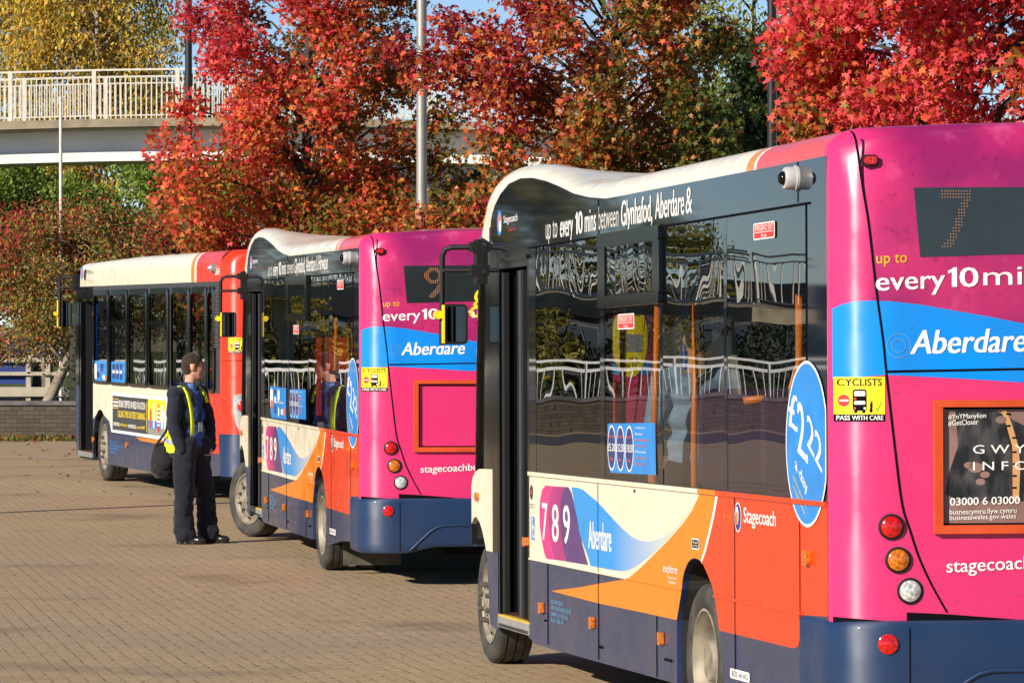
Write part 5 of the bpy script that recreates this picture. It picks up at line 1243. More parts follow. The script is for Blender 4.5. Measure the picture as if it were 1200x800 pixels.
def build_bridge():
    M = MAT
    M['rail'] = plain('cream_painted_steel', (.62,.58,.50), .55, var=.1); M['conc'] = plain('weathered_concrete', (.30,.25,.17), .9, var=.25, scale=2.5)
    M['beam'] = plain('pale_grey_beam', (.74,.74,.72), .6, var=.06, scale=1.5)
    root = empty('footbridge', (0,100,0), (0,0,0), 'white railed footbridge crossing behind the trees', 'footbridge')
    x0, x1 = -20, 24
    def arch(x):                                             # the deck is gently hogged
        q = abs(x+6.5); return -.0030*min(q,7)**2 - .042*max(0, q-7)
    st = [x0 + 2*k for k in range(23)]
    def run(poly, nm, mat):
        b = MB(); rows = [[(x, y, z+arch(x)) for y, z in poly + poly[:1]] for x in st]; b.grid(rows); b.build(nm, mat, root)
    run([(0,6.66),(-.12,6.70),(-.12,6.86),(0,6.90),(3,6.90),(3.12,6.86),(3.12,6.70),(3,6.66)], 'deck', M['conc'])
    for a, c, d, e in ((.95,1.02,6.12,6.659),(2.0,2.07,6.12,6.659),(.35,2.65,5.90,6.119)): run([(a,d),(c,d),(c,e),(a,e)], 'beam', M['beam'])
    for y in (.06, 2.94):
        b = MB()
        for a, c in zip(st, st[1:]): railing(b, (a,y,arch(a)), (c,y,arch(c)), 1.20, 6.89+arch(a), .125, .014, 16 if st.index(a) % 1 == 0 else 12, .05)
        b.build('railing', M['rail'], root)
    for x in (-18.5, 17.5):
        b = MB(); b.lathe([(0,.4),(5.9,.4)], 'z', 20, (x,1.5,0)); b.build('pier', M['conc'], root, smooth=40)
    # ramp coming down on the left of the yard
    rp = empty('footbridge_ramp', (0,0,0), (0,0,0), 'white railed ramp of the footbridge left of the yard', 'ramp')
    pts = [(-13,96,2.9),(-20,90,2.55),(-25,84,2.35),(-28.0,80,2.1),(-28.6,78.6,2.0)]
    b = MB(); r1 = MB()
    for a, c in zip(pts, pts[1:]):
        d = (Vector(c)-Vector(a)); d.z = 0; d.normalize(); n = Vector((-d.y,d.x,0))*1.0
        a3, c3 = Vector(a), Vector(c); up = Vector((0,0,.28))
        q = [a3-n,c3-n,c3+n,a3+n]; b.add(q+[v+up for v in q], [(0,3,2,1),(4,5,6,7),(0,1,5,4),(1,2,6,5),(2,3,7,6),(3,0,4,7)])
        for s in (-1, 1): railing(r1, (*(a3+n*s*.95)[:2], a[2]+.28), (*(c3+n*s*.95)[:2], c[2]+.28), 1.05, a[2]+.281, .16, .008, 12, .025)
    b.build('deck', M['conc'], rp); r1.build('railing', M['rail'], rp)
    b = MB()
    for x, y, z in ((-19,91,2.55),(-24.5,84.6,2.3),(-28,80,2.05)): b.lathe([(0,.18),(z,.18)], 'z', 12, (x,y,0))
    b.build('pier', M['conc'], rp, smooth=40)
    fn = MB(); railing(fn, (-60,73.2), (-9.6,73.0), 1.0, .35, .16, .008, 12, .025, .06); o = fn.build('guard_railing', plain('white_gloss_rail', (.80,.79,.75), .45)); tag(o, 'long white guard railing on the kerb wall left of the yard', 'railing')
    # building out left (mirrored) and the one seen under the bridge
    gcl = plain('pale_grey_cladding', (.20,.21,.23), .7); wm = plain('grey_cladding', (.045,.047,.055), .7, var=.12, scale=1.); gm = plain('dark_window', (.03,.04,.06), .1, coat=.3); gry2 = plain('grey_window_frame', (.10,.10,.11), .5); roofm = plain('dark_roof', (.02,.019,.02), .9, spec=.1)
    def block(nm, x0, x1, y0, y1, h, lab, wins, slope=0.):
        r = empty(nm, ((x0+x1)/2,(y0+y1)/2,0), (0,0,0), lab, 'building'); w, d = (x1-x0)/2, (y1-y0)/2
        b = MB(); b.box((-w,-d,0),(w,d,h)); b.build('wall', wm, r)
        b = MB(); b.prism([(-d-.3,h),(d+.3,h),(0,h+slope)] if slope else [(-d-.1,h),(d+.1,h),(d+.1,h+.25),(-d-.1,h+.25)], lambda y,z:(-w-.3,y,z), lambda y,z:(w+.3,y,z)); b.build('roof', roofm, r)
        for (a, c, e, f) in wins:
            b = MB(); b.box((a,-d-.06,e),(c,-d-.003,f)); wq = b.build('window', gry2, r); b = MB(); b.box((a+.06,-d-.08,e+.06),((a+c)/2-.03,-d-.061,f-.06)); b.box(((a+c)/2+.03,-d-.08,e+.06),(c-.06,-d-.061,f-.06)); b.build('pane', gm, wq)
        return r
    block('grey_building', -8, 12, 128, 140, 7.0, 'grey clad building seen under the footbridge', [(-7+2.4*k, -5.6+2.4*k, 4.3, 6.0) for k in range(7)])
    block('long_building', -80, -23, 140, 155, 2.2, 'long low building with dark roof left of the yard', [(-18+3*k,-16.4+3*k,.8,1.9) for k in range(12)], 1.2)
    # lamp posts
    blk = plain('black_post', (.012,.013,.015), .4); gry = plain('galvanised_steel', (.36,.36,.34), .45, .5, var=.1, scale=3); wht = plain('white_post', (.62,.60,.56), .6)
    def post(loc, h, r0, r1, mat, lab, collar=None):
        r = empty('lamp_post', loc, (0,0,0), lab, 'lamp post', 'lamp posts behind the buses')
        b = MB(); b.tube([(0,0,0),(0,0,1.2),(0,0,1.21),(0,0,h)], [r0*1.35, r0*1.35, r0, r1], 16); 
        if collar: b.tube([(0,0,collar-.1),(0,0,collar+.1)], r0*1.12, 16)
        b.build('pole', mat, r, smooth=40)
        b = MB(); b.tube([(0,0,h-.02),(0,0,h+.15),(.25,0,h+.35),(.9,0,h+.45)], [r1,r1,r1*.9,r1*.8], 10); b.build('bracket', mat, r, smooth='full')
        b = MB(); b.prism([(.8,-.12),(1.5,-.14),(1.6,0),(1.5,.14),(.8,.12)], lambda x,y:(x,y,h+.42), lambda x,y:(x*.97+.03,y*.7,h+.54)); b.build('lantern', mat, r)
        return r
    post((-5.15,66.6,0), 10.5, .062, .052, blk, 'black lamp post rising out of the crimson tree', 5.9)
    post((-1.285,59.5,0), 10.5, .080, .068, gry, 'grey steel lamp post between the crimson and maroon trees')
    post((3.22,51.8,0), 10.5, .062, .052, blk, 'black lamp post left of the scarlet tree', 5.6)
    r = empty('white_post', (-8.20,76.0,0), (0,0,0), 'thin white post beside the thorn trees, taller than the bridge deck', 'post')
    b = MB(); b.tube([(0,0,0),(0,0,6.05)], .030, 10); b.tube([(0,0,6.05),(0,0,6.12)], .036, 10); b.build('pole', wht, r, smooth=40)
    # brick wall and verge
    wmat, nt, out = new_mat('old_brick'); b_ = princ(nt, out, (.1,.08,.06), .9, spec=.2)
    tc = nt.nodes.new('ShaderNodeTexCoord'); mp = nt.nodes.new('ShaderNodeMapping'); mp.inputs['Rotation'].default_value = (R(90),0,0); nt.links.new(tc.outputs['Object'], mp.inputs[0])
    br = node(nt, 'ShaderNodeTexBrick', Scale=1.); br.inputs['Brick Width'].default_value = .20; br.inputs['Row Height'].default_value = .072; br.inputs['Mortar Size'].default_value = .006
    br.inputs['Color1'].default_value = (.105,.083,.060,1); br.inputs['Color2'].default_value = (.070,.056,.042,1); br.inputs['Mortar'].default_value = (.040,.034,.027,1)
    nt.links.new(mp.outputs[0], br.inputs['Vector']); nt.links.new(br.outputs['Color'], b_.inputs['Base Color'])
    r = empty('brick_wall', (-12,72.6,0), (0,0,0), 'low dark brick wall with coping at the back of the yard', 'wall')
    b = MB(); b.box((-48,0,0),(40,.3,.60)); b.build('brickwork', wmat, r)
    b = MB(); b.box((-48,-.03,.601),(40,.33,.67)); b.build('coping', plain('stone_coping', (.14,.125,.13), .9, var=.3), r)
    # parked blue and white vehicle-height barrier behind the wall
    r = empty('metal_barrier', (-10.0,79.5,0), (0,0,0), 'blue and cream slatted barrier behind the wall by the leaning trunk', 'barrier')
    b = MB()
    for z0, z1 in ((1.28,1.36),(1.02,1.09)): b.box((-2.4,0,z0),(2.6,.05,z1))
    for x in (-2.3,-.1,.75,1.12,2.5): b.box((x,.051,.35),(x+.09,.10,1.45))
    b.box((-2.4,0,.62),(2.6,.05,.80)); b.build('rail', plain('weathered_cream_rail', (.40,.36,.29), .7), r)
    b = MB(); b.box((-2.4,.12,.86),(.74,.18,1.26)); b.box((-2.4,.12,1.37),(1.6,.18,1.7)); b.build('panel', plain('blue_panel', (.012,.035,.22), .5), r)
    b = MB(); b.box((-2.4,.12,.30),(2.6,.2,.58)); b.build('kick_board', plain('grey_board', (.16,.15,.14), .8), r)
    # trunk by the wall
    r = empty('ivy_trunk', (-7.7,73.9,0), (0,0,0), 'dark upright tree trunk by the white post, ivy clad', 'tree')
    b = MB(); b.tube([(0,0,0),(.02,0,.6),(-.02,.02,1.4),(.02,0,2.4)], [.16,.14,.12,.08], 10); b.tube([(.22,.1,0),(.25,.1,1.4),(.3,.1,2.6)], [.09,.08,.05], 8); b.build('trunk', plain('ivy_bark', (.035,.034,.02), .95, var=.4, scale=8), r, smooth='full')
    rng = np.random.default_rng(5)
    pos = np.stack([rng.normal(0,.14,700), rng.normal(0,.14,700), rng.uniform(.3,2.4,700)], 1)
    leaf_mesh('foliage', pos, rng.uniform(.05,.09,700), np.array([[.03,.045,.012]])*np.exp(rng.normal(size=(700,1))*.4), OVALL, MAT['leafd'], r, rng)
    # grass strip and litter of leaves
    n = 5200
    pos = np.stack([rng.uniform(-13,-2,n), 72.5-rng.uniform(0,1,n)**1.6*.9, rng.uniform(.0,.06,n)], 1)
    cols = np.where(rng.uniform(size=(n,1)) < .62, np.array([[.09,.13,.02]]), np.where(rng.uniform(size=(n,1)) < .5, np.array([[.30,.20,.05]]), np.array([[.3,.06,.03]])))*np.exp(rng.normal(size=(n,1))*.3)
    o = leaf_mesh('verge_grass', pos, rng.uniform(.05,.11,n), cols, DIAM, MAT['leafd'], None, rng, -.6); tag(o, 'strip of grass and leaves at the wall foot', kind='stuff')
    n = 90
    y = 71.5 - rng.uniform(0,1,n)**1.3*22
    pos = np.stack([rng.uniform(-.122,-.055,n)*y, y, np.full(n,.02)], 1)
    cols = np.where(rng.uniform(size=(n,1)) < .6, np.array([[.20,.03,.02]]), np.array([[.35,.2,.06]]))
    o = leaf_mesh('fallen_leaves', pos, rng.uniform(.05,.09,n), cols, STAR, MAT['leaf'], None, rng, 0., .4, np.array([0,0,3.])); tag(o, 'red and brown leaves fallen on the paving', kind='stuff')
# ------------------------------------------------------------------ people: unions of tapered limbs, remeshed into one skin
def limb(mb, pts, n=14):
    """tapered tube through (x, y, z, r[, flatten])"""
    mb.tube([p[:3] for p in pts], [p[3] for p in pts], n)
    for p in pts: ball(mb, p[:3], (p[3],)*3, 10)
def ball(mb, c, r, n=14, rot=None):
    rows = []
    for i in range(n+1):
        t = -math.pi/2 + math.pi*i/n; row = []
        for k in range(n*2):
            a = math.pi*k/n
            v = Vector((r[0]*math.cos(t)*math.cos(a), r[1]*math.cos(t)*math.sin(a), r[2]*math.sin(t)))
            if rot is not None: v = rot @ v
            row.append(tuple(Vector(c)+v))
        rows.append(row)
    mb.grid(rows, None, True)
def remesh(mb, name, mat, parent, voxel=.011, smooth=4, fold=None, cut=None, thick=0.):
    tmp = mb.build(name+'_draft', mat, None)
    md = tmp.modifiers.new('r', 'REMESH'); md.mode = 'VOXEL'; md.voxel_size = voxel
    ms = tmp.modifiers.new('s', 'SMOOTH'); ms.factor = .5; ms.iterations = smooth
    dg = bpy.context.evaluated_depsgraph_get()
    me = bpy.data.meshes.new_from_object(tmp.evaluated_get(dg)); me.name = name
    bpy.data.objects.remove(tmp)
    n = len(me.vertices); co = np.empty(n*3, np.float32); me.vertices.foreach_get('co', co); co = co.reshape(-1,3)
    if fold is not None:
        no = np.empty(n*3, np.float32); me.vertices.foreach_get('normal', no); no = no.reshape(-1,3)
        co = co + no*fold(co)[:,None]; me.vertices.foreach_set('co', co.astype(np.float32).ravel())
    if cut is not None:
        kill = cut(co)
        bm = bmesh.new(); bm.from_mesh(me); bm.verts.ensure_lookup_table()
        bmesh.ops.delete(bm, geom=[bm.verts[i] for i in np.nonzero(kill)[0]], context='VERTS'); bm.to_mesh(me); bm.free()
    me.materials.clear(); me.materials.append(mat)
    me.polygons.foreach_set('use_smooth', [True]*len(me.polygons)); me.update()
    o = bpy.data.objects.new(name, me); COL.objects.link(o); o.parent = parent
    if thick:
        so = o.modifiers.new('cloth', 'SOLIDIFY'); so.thickness = thick; so.offset = 1
    return o
def wrinkle(amp, f, seed, zf=None):
    rg = np.random.default_rng(seed); ws = rg.normal(size=(7,3))*f; ws[:,2] *= 1.6; ph = rg.uniform(0,6.28,7)
    def fn(co):
        v = sum(np.abs(np.sin(co@w + p)) for w, p in zip(ws, ph))/7 - .63
        a = amp*np.ones(len(co)) if zf is None else amp*zf(co[:,2])
        return v*a*2.2
    return fn

def face_rot(yaw): return Matrix.Rotation(yaw, 3, 'Z')

def head_mesh(mb, c, yaw, pitch=0.):
    """skull, jaw, nose, brow, lips, ears; the face looks along +x before the yaw"""
    Rm = Matrix.Rotation(yaw, 3, 'Z') @ Matrix.Rotation(pitch, 3, 'Y')
    def at(x, y, z): return Vector(c) + Rm @ Vector((x, y, z))
    ball(mb, at(-.012,0,.03), (.100,.076,.098), 14, Rm)      # cranium
    ball(mb, at(.035,0,-.03), (.060,.060,.085), 12, Rm)      # face
    ball(mb, at(.048,0,-.088), (.040,.042,.030), 10, Rm)     # chin / jaw
    ball(mb, at(.0,0,-.060), (.062,.058,.045), 10, Rm)       # jaw angle
    ball(mb, at(.083,0,.022), (.016,.048,.012), 8, Rm)       # brow
    mb.tube([at(.088,0,.012), at(.104,0,-.018), at(.110,0,-.030)], [.010,.013,.014], 8)   # nose
    ball(mb, at(.098,.010,-.034), (.011,.008,.008), 8, Rm); ball(mb, at(.098,-.010,-.034), (.011,.008,.008), 8, Rm)
    ball(mb, at(.089,0,-.058), (.010,.024,.006), 8, Rm); ball(mb, at(.087,0,-.068), (.010,.021,.007), 8, Rm)
    ball(mb, at(.078,.030,-.012), (.014,.018,.014), 8, Rm); ball(mb, at(.078,-.030,-.012), (.014,.018,.014), 8, Rm)   # cheeks
    for s in (-1, 1): ball(mb, at(-.012,s*.078,-.008), (.022,.010,.034), 8, Rm @ Matrix.Rotation(R(12)*s, 3, 'Z'))
    return at, Rm

def hand(mb, wr, d, side, s=1.):
    """relaxed hand: palm, four unequal bent fingers and a thumb that leaves the palm's side"""
    d = Vector(d).normalized(); up = Vector(side).normalized(); up = (up-d*up.dot(d)).normalized(); n = d.cross(up)
    w = Vector(wr)
    limb(mb, [(*(w), .026*s), (*(w+d*.045*s), .032*s), (*(w+d*.08*s), .030*s)])
    for k, (o, L) in enumerate(((-.026,.066),(-.009,.076),(.009,.072),(.025,.056))):
        b = w + d*.082*s + up*o*s
        p1 = b + d*L*.45*s; p2 = p1 + (d*.8+n*.5).normalized()*L*.32*s; p3 = p2 + (d*.4+n*.9).normalized()*L*.28*s
        limb(mb, [(*b,.0095*s), (*p1,.009*s), (*p2,.0083*s), (*p3,.0072*s)], 8)
    b = w + d*.03*s - up*.028*s
    limb(mb, [(*b,.013*s), (*(b+(d*.7-up*.6+n*.2).normalized()*.035*s),.011*s), (*(b+(d*.9-up*.45+n*.35).normalized()*.062*s),.009*s)], 8)

def person_mats():
    M = MAT
    m, nt, out = new_mat('skin'); b = princ(nt, out, (.56,.30,.20), .5, spec=.35); b.inputs['Subsurface Weight'].default_value = .08; b.inputs['Subsurface Radius'].default_value = (.01,.004,.002)
    noise_mix(nt, b, (.56,.30,.21), (.46,.20,.14), 18., .45, .7); M['skin'] = m
    def cloth(nm, c, var=.10):
        m, nt, out = new_mat(nm); b = princ(nt, out, c, .85, spec=.2); b.inputs['Sheen Weight'].default_value = .15
        noise_mix(nt, b, c, tuple(q*(1-var*2) for q in c), 25., .4, .7); return m
    M['jacket'] = cloth('navy_black_jacket', (.015,.018,.032)); M['trousers'] = cloth('dark_trousers', (.012,.013,.022)); M['shirt'] = cloth('blue_shirt', (.03,.085,.30)); M['collar'] = cloth('pale_blue_collar', (.10,.24,.50))
    M['vest'] = cloth('yellow_hivis_vest', (.66,.80,.02), .06); M['hair'] = cloth('dark_hair', (.042,.026,.016), .3); M['shoe'] = plain('black_leather_shoe', (.012,.012,.012), .3, coat=.3); M['bag'] = cloth('black_bag_nylon', (.014,.014,.015)); M['tapeg'] = plain('reflective_tape', (.42,.44,.45), .35, .3); M['paleshirt'] = cloth('pale_blue_shirt', (.28,.40,.60))

def build_man():
    M = MAT
    root = empty('person', (-2.91,39.04,gz(39)), (0,0,0), 'man in dark jacket and yellow safety vest standing in profile by the open bus door', 'person')
    f = Vector((.80,-.60,0)); rt = Vector((-.60,-.80,0))          # where the chest faces; his right
    T = Vector((-.115,.04,0))                                      # torso axis on the ground
    def tp(fw, r, z): v = T + f*fw + rt*r; return (v.x, v.y, z)
    hipR, hipL = (-.135,-.075,.90), (-.015,.11,.90)
    kneeR, kneeL = (-.150,-.055,.49), (.035,.14,.49)
    ankR, ankL = (-.150,.0,.10), (.055,.19,.10)
    shR, shL = tp(-.01,.185,1.405), tp(-.01,-.185,1.41)
    elR, elL = (-.240,-.165,1.11), tp(.02,-.27,1.12)
    wrR, wrL = (-.165,-.165,.885), tp(.10,-.20,.90)
    hc = (-.068,.035,1.655)
    # ----- body: one continuous skin
    b = MB()
    at, Rm = head_mesh(b, hc, R(8), R(4))
    limb(b, [(*tp(-.02,0,1.40),.062), (-.100,.040,1.50,.056), (-.085,.038,1.58,.055)])
    for (fw, z, rf, rr) in ((.0,1.33,.10,.155),(.01,1.20,.105,.15),(.01,1.05,.10,.14),(.0,.93,.10,.15)): ball(b, tp(fw,0,z), (rf,rr,.12), 12, face_rot(math.atan2(f.y,f.x)))
    for sh, el, wr in ((shR,elR,wrR),(shL,elL,wrL)):
        limb(b, [(*tp(0,0,1.38),.07), (*sh,.058), (*(Vector(sh).lerp(Vector(el),.5)),.048), (*el,.040), (*(Vector(el).lerp(Vector(wr),.4)),.038), (*wr,.027)])
    hand(b, wrR, (Vector((-.10,-.12,.80))-Vector(wrR)), (0,-1,.2)); hand(b, wrL, (Vector((.05,.02,.80))-Vector(wrL)), (1,0,.2))
    for hp, kn, an in ((hipR,kneeR,ankR),(hipL,kneeL,ankL)):
        limb(b, [(*hp,.088), (*kn,.055), (*(Vector(kn).lerp(Vector(an),.35)),.052), (*an,.038)])
        limb(b, [(*an,.034), (an[0]+.085,an[1]-.015,.035,.022)])
    remesh(b, 'body', M['skin'], root, .009, 3)
    # eyes
    b = MB()
    for s in (-1, 1): ball(b, at(.083,s*.030,.004), (.008,.012,.007), 8, Rm)
    b.build('eyes', plain('eye', (.06,.045,.04), .2), root, smooth='full')
    # hair: short back and sides
    b = MB()
    ball(b, at(-.014,0,.034), (.103,.0795,.099), 14, Rm); ball(b, at(-.042,0,-.005), (.073,.0785,.085), 12, Rm)
    inv = Rm.transposed()
    def cuth(co):
        l = (co-np.array(hc))@np.array(inv).T
        return ((l[:,0] > .010) & (l[:,2] < -.030+1.55*np.maximum(0,l[:,0]-.010))) | ((l[:,0] > -.036) & (l[:,0] <= .004) & (l[:,2] < .022)) | (l[:,2] < -.072+.25*(l[:,0]+.05)) | (l[:,0] > .080)
    remesh(b, 'hair', M['hair'], root, .007, 2, wrinkle(.004, 60, 3), cuth)
    # trousers
    b = MB()
    ball(b, tp(-.005,0,.90), (.135,.165,.10), 12, face_rot(math.atan2(f.y,f.x)))
    for hp, kn, an in ((hipR,kneeR,ankR),(hipL,kneeL,ankL)):
        limb(b, [(hp[0],hp[1],.92,.115), (hp[0]-.01,hp[1],.74,.112), (*kn,.094), (an[0]-.008,an[1],.28,.090), (an[0]-.004,an[1],.13,.098), (an[0]+.008,an[1]-.004,.085,.100)])
    remesh(b, 'trousers', M['trousers'], root, .010, 3, wrinkle(.013, 15, 8, lambda z: np.where(z < .5, 1.5, .8)), lambda co: co[:,2] < .040)
    # shirt, open jacket, vest
    b = MB()
    for (fw, z, rf, rr) in ((.012,1.34,.112,.165),(.022,1.20,.122,.162),(.025,1.05,.122,.155),(.012,.93,.118,.162)): ball(b, tp(fw,0,z), (rf,rr,.125), 12, face_rot(math.atan2(f.y,f.x)))
    limb(b, [(*tp(-.01,0,1.40),.085), (-.105,.038,1.475,.066)])
    remesh(b, 'shirt', M['shirt'], root, .010, 3, wrinkle(.008, 18, 5), lambda co: co[:,2] < .86)
    b = MB(); limb(b, [(-.108,.036,1.455,.074), (-.098,.034,1.50,.066)])
    remesh(b, 'collar', M['collar'], root, .008, 2, None, lambda co: co[:,2] > 1.505)
    ang0 = math.atan2(f.y, f.x)
    def wedge(lo, hi, zmin, zmax):
        def fn(co):
            a = np.arctan2(co[:,1]-T.y, co[:,0]-T.x) - ang0; a = (a+np.pi) % (2*np.pi) - np.pi
            return (a > lo) & (a < hi) & (co[:,2] > zmin) & (co[:,2] < zmax)
        return fn
    b = MB()
    for (fw, z, rf, rr) in ((.0,1.335,.126,.170),(.005,1.20,.138,.172),(.0,1.05,.140,.172),(-.01,.92,.146,.182),(-.012,.85,.150,.186)): ball(b, tp(fw,0,z), (rf,rr,.13), 12, face_rot(ang0))
    limb(b, [(*tp(-.02,0,1.40),.098), (-.120,.042,1.475,.072)])
    for sh, el, wr in ((shR,elR,wrR),(shL,elL,wrL)):
        limb(b, [(*tp(0,0,1.385),.085), (*sh,.070), (*(Vector(sh).lerp(Vector(el),.5)),.063), (*el,.057), (*(Vector(el).lerp(Vector(wr),.5)),.053), (*wr,.047)])
    wf = wedge(-.50,.62,.5,1.50)
    def cutj(co):
        near = np.hypot(co[:,0]-T.x, co[:,1]-T.y) < .235
        # keep the sleeves: only the chest between them opens
        fr = (co-np.array(T))@np.array(f); rr = (co-np.array(T))@np.array(rt)
        return (wf(co) & (fr > .045) & (np.abs(rr-.0) < .10)) | (co[:,2] < .815) | (co[:,2] > 1.512)
    remesh(b, 'jacket', M['jacket'], root, .010, 3, wrinkle(.012, 16, 11), cutj, .006)
    # hi-vis vest slung open over the jacket: a back panel and two narrow front edges
    def prof(z):
        zs = (.85,.95,1.05,1.2,1.33,1.42); return np.interp(z, zs, (.215,.205,.185,.165,.150,.115)), np.interp(z, zs, (.215,.212,.205,.198,.196,.16)), np.interp(z, zs, (78,76,82,104,116,118))
    def skin_pt(a, z, rp=0.):
        rf, rr, _ = prof(z); rf += rp; rr += rp; v = T + f*(math.cos(a)*rf-.015) + rt*(math.sin(a)*rr); return (v.x, v.y, z)
    b = MB(); rows = []
    for k in range(25):
        z = .865 + (1.43-.865)*k/24; e = R(float(prof(z)[2])); row = []
        for i in range(37):
            a = e + (2*math.pi-2*e)*i/36
            row.append(skin_pt(a, z + .012*math.sin(3*a), .012*math.sin(7*a+4*z)*max(0,(1.3-z)) + .006*math.sin(13*a-9*z)))
        rows.append(row)
    b.grid(rows)
    for sg in (1, -1):                                      # front edges and shoulder
        path = [(.150,.115,1.02),(.155,.118,1.12),(.150,.122,1.22),(.132,.124,1.32),(.095,.120,1.41),(.045,.112,1.465),(-.02,.105,1.478),(-.09,.105,1.455),(-.135,.11,1.40)]
        rows = []
        for (fw, r_, z) in (path if sg > 0 else path[3:]):
            rows.append([tp(fw, sg*(r_+w), z-.02*(w > .02)) for w in (-.028,-.005,.018)])
        b.grid(rows)
    v = b.build('safety_vest', M['vest'], root, smooth='full', fix=False); so = v.modifiers.new('cloth','SOLIDIFY'); so.thickness = .008; so.offset = 1
    # bands of reflective tape round the vest
    b = MB()
    for z in (.97, 1.14):
        rows = []
        e = R(float(prof(z)[2]))+.04
        for k in range(37):
            a = e + (2*math.pi-2*e)*k/36
            rows.append([skin_pt(a, z+dz+.012*math.sin(3*a), .012*math.sin(7*a+4*z)*max(0,(1.3-z)) + .006*math.sin(13*a-9*z)+.010) for dz in (-.022,.022)])
        b.grid(rows)
    b.build('reflective_tape', M['tapeg'], v)
    # lanyard and badge
    b = MB()
    b.tube([tp(.09,.06,1.46), tp(.145,.045,1.32), tp(.160,.02,1.14)], .005, 6); b.tube([tp(.09,-.06,1.46), tp(.145,-.03,1.32), tp(.160,.02,1.14)], .005, 6)
    b.build('lanyard', M['jacket'], root)
    c = Vector(tp(.165,.02,1.095)); e1 = rt*.028; b = MB()
    q = [c-e1-Vector((0,0,.042)), c+e1-Vector((0,0,.042)), c+e1+Vector((0,0,.042)), c-e1+Vector((0,0,.042))]
    b.add(q+[p+f*.006 for p in q], [(0,3,2,1),(4,5,6,7),(0,1,5,4),(1,2,6,5),(2,3,7,6),(3,0,4,7)]); b.build('badge', M['tapeg'], root)
    # shoes
    for an, dx, dy in ((ankR,.97,-.22),(ankL,.98,-.12)):
        b = MB(); d = Vector((dx,dy,0)).normalized(); s = Vector((-d.y,d.x,0)); a = Vector((an[0],an[1],0))
        Rr = face_rot(math.atan2(d.y,d.x))
        ball(b, a+d*-.02+Vector((0,0,.055)), (.062,.042,.055), 10, Rr); ball(b, a+d*.07+Vector((0,0,.046)), (.085,.047,.048), 10, Rr); ball(b, a+d*.145+Vector((0,0,.038)), (.065,.048,.038), 10, Rr)
        for t in (-.03,.03,.09,.15): ball(b, a+d*t+Vector((0,0,.014)), (.055,.046,.014), 8, Rr)
        remesh(b, 'shoe', M['shoe'], root, .007, 2)
    # shoulder bag at his back
    bag = empty('shoulder_bag', (-2.91-.335,39.04+.05,gz(39)+.80), (0,0,0), 'black shoulder bag hanging behind the man', 'bag')
    b = MB()
    ball(b, (0,0,-.03), (.135,.11,.165), 14); ball(b, (.0,0,.07), (.115,.095,.09), 12); ball(b, (-.045,0,-.10), (.09,.10,.085), 12)
    remesh(b, 'bag_body', M['bag'], bag, .011, 3, wrinkle(.010, 15, 21))
    b = MB(); ball(b, (-.01,-.085,-.045), (.085,.045,.065), 12); b.build('bag_pocket', M['bag'], bag, smooth='full')
    b = MB(); b.tube([(-.09,-.06,.11), (.02,-.14,.25), (.10,-.05,.60), (.19,.0,.665), (.26,.10,.60)], .012, 8); b.build('strap', M['bag'], bag, smooth='full')
    return root

def build_passenger(bus):
    """someone standing inside the nearest bus, dim behind the glass"""
    M = MAT
    mw = Matrix.Translation(bus.location) @ bus.rotation_euler.to_matrix().to_4x4()
    p = mw @ Vector((.93,3.9,.335))
    root = empty('person', p, (0,0,R(100)), 'passenger in pale blue shirt standing inside the nearest bus behind its window', 'person')
    b = MB(); head_mesh(b, (0,0,1.60), 0)
    limb(b, [(-.01,0,1.38,.065),(0,0,1.52,.054)])
    for z, rf, rr in ((1.30,.10,.17),(1.15,.105,.16),(1.0,.10,.15),(.9,.10,.16)): ball(b, (0,0,z), (rf,rr,.13), 10)
    for s in (-1, 1):
        limb(b, [(0,s*.12,1.37,.065),(0,s*.20,1.36,.056),(0,s*.25,1.08,.042),(.08,s*.24,.86,.03)]); hand(b, (.08,s*.24,.86), (.1,0,-1), (1,0,0))
        limb(b, [(0,s*.09,.88,.085),(0,s*.10,.48,.055),(0,s*.10,.10,.04)]); limb(b, [(0,s*.10,.05,.04),(.14,s*.10,.035,.03)])
    remesh(b, 'body', M['skin'], root, .012, 3)
    b = MB()
    for z, rf, rr in ((1.30,.12,.185),(1.15,.125,.18),(1.0,.125,.175),(.92,.125,.175)): ball(b, (0,0,z), (rf,rr,.13), 10)
    for s in (-1, 1): limb(b, [(0,s*.12,1.37,.08),(0,s*.20,1.36,.075),(0,s*.24,1.14,.07)])
    remesh(b, 'shirt', M['paleshirt'], root, .012, 3, wrinkle(.01,16,2), lambda co: co[:,2] < .84)
    b = MB(); ball(b, (0,0,.88), (.125,.17,.10), 10)
    for s in (-1, 1): limb(b, [(0,s*.09,.86,.10),(0,s*.10,.48,.08),(0,s*.10,.10,.075)])
    remesh(b, 'trousers', M['trousers'], root, .012, 3)
    b = MB(); ball(b, (-.02,0,1.645), (.104,.083,.096), 12); ball(b, (-.045,0,1.60), (.07,.08,.07), 10)
    remesh(b, 'hair', M['hair'], root, .009, 2, None, lambda co: (co[:,2] < 1.64) & (co[:,0] > .0))
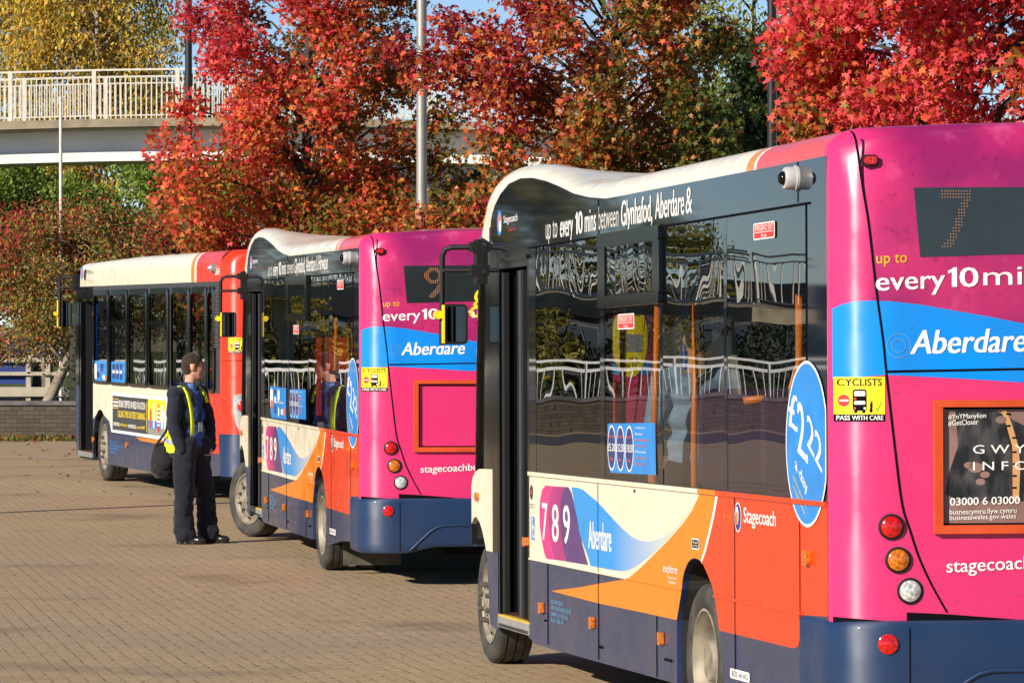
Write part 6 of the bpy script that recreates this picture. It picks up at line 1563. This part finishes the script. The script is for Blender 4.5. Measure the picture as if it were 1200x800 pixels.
def main():
    mats(); solo_mats(); far_mats(); person_mats()
    build_trees()          # defines the leaf materials
    build_ground(); build_bridge()
    near = build_solo(dict(loc=(.90816,19.81885,.12232), rot=(-.0157779,0,.197107), label='nearest bus, route 7, with a poster on its pink tail', route='7', poster=True, mid=False, steer=0., seed=3))
    mid = build_solo(dict(loc=(-1.59472,34.9625,.0145), rot=(-.001841,0,.180358), label='middle bus, route 9, with an empty red frame on its pink tail', route='9', poster=False, mid=True, steer=R(25), seed=23))
    far = build_far(dict(loc=(-5.2258,53.8973,0), rot=(0,0,R(16.0)), label='furthest bus with cream roof and bright red tail', seed=43))
    build_man(); build_passenger(near)
    # camera
    cd = bpy.data.cameras.new('camera'); cam = bpy.data.objects.new('camera', cd); COL.objects.link(cam)
    cam.location = (0,0,2.12); cd.sensor_width = 36; cd.lens = 36*4900/1200; cd.clip_start = .5; cd.clip_end = 3000
    cam.rotation_euler = (R(90) - math.atan(28/4900), 0, 0)
    SC.camera = cam
    # daylight
    az = math.atan2(-.70,-.71); el = R(25)
    w = bpy.data.worlds.new('World'); SC.world = w; w.use_nodes = True
    nt = w.node_tree; bg = nt.nodes['Background']
    sk = nt.nodes.new('ShaderNodeTexSky'); sk.sky_type = 'NISHITA'; sk.sun_disc = False; sk.sun_elevation = el; sk.sun_rotation = az
    sk.air_density = .6; sk.dust_density = .0; sk.ozone_density = 3.0; sk.altitude = 0
    nt.links.new(sk.outputs[0], bg.inputs[0]); bg.inputs[1].default_value = .072
    sd = bpy.data.lights.new('sun', 'SUN'); sd.energy = 4.6; sd.angle = R(.53); sd.color = (1,.90,.76)
    so = bpy.data.objects.new('sun', sd); COL.objects.link(so)
    v = Vector((-.71*math.cos(el), -.70*math.cos(el), math.sin(el)))
    so.rotation_euler = v.to_track_quat('Z','Y').to_euler(); so.location = (-30,-30,40)
    vs = SC.view_settings; SC.display_settings.display_device = 'sRGB'
    vs.view_transform = 'Standard'; vs.look = 'None'; vs.exposure = .68; vs.gamma = 1.; vs.use_curve_mapping = False
    cy = SC.cycles; cy.max_bounces = 8; cy.transparent_max_bounces = 24; cy.glossy_bounces = 4; cy.diffuse_bounces = 3; cy.transmission_bounces = 4; cy.caustics_reflective = False; cy.caustics_refractive = False; cy.use_denoising = True
main()
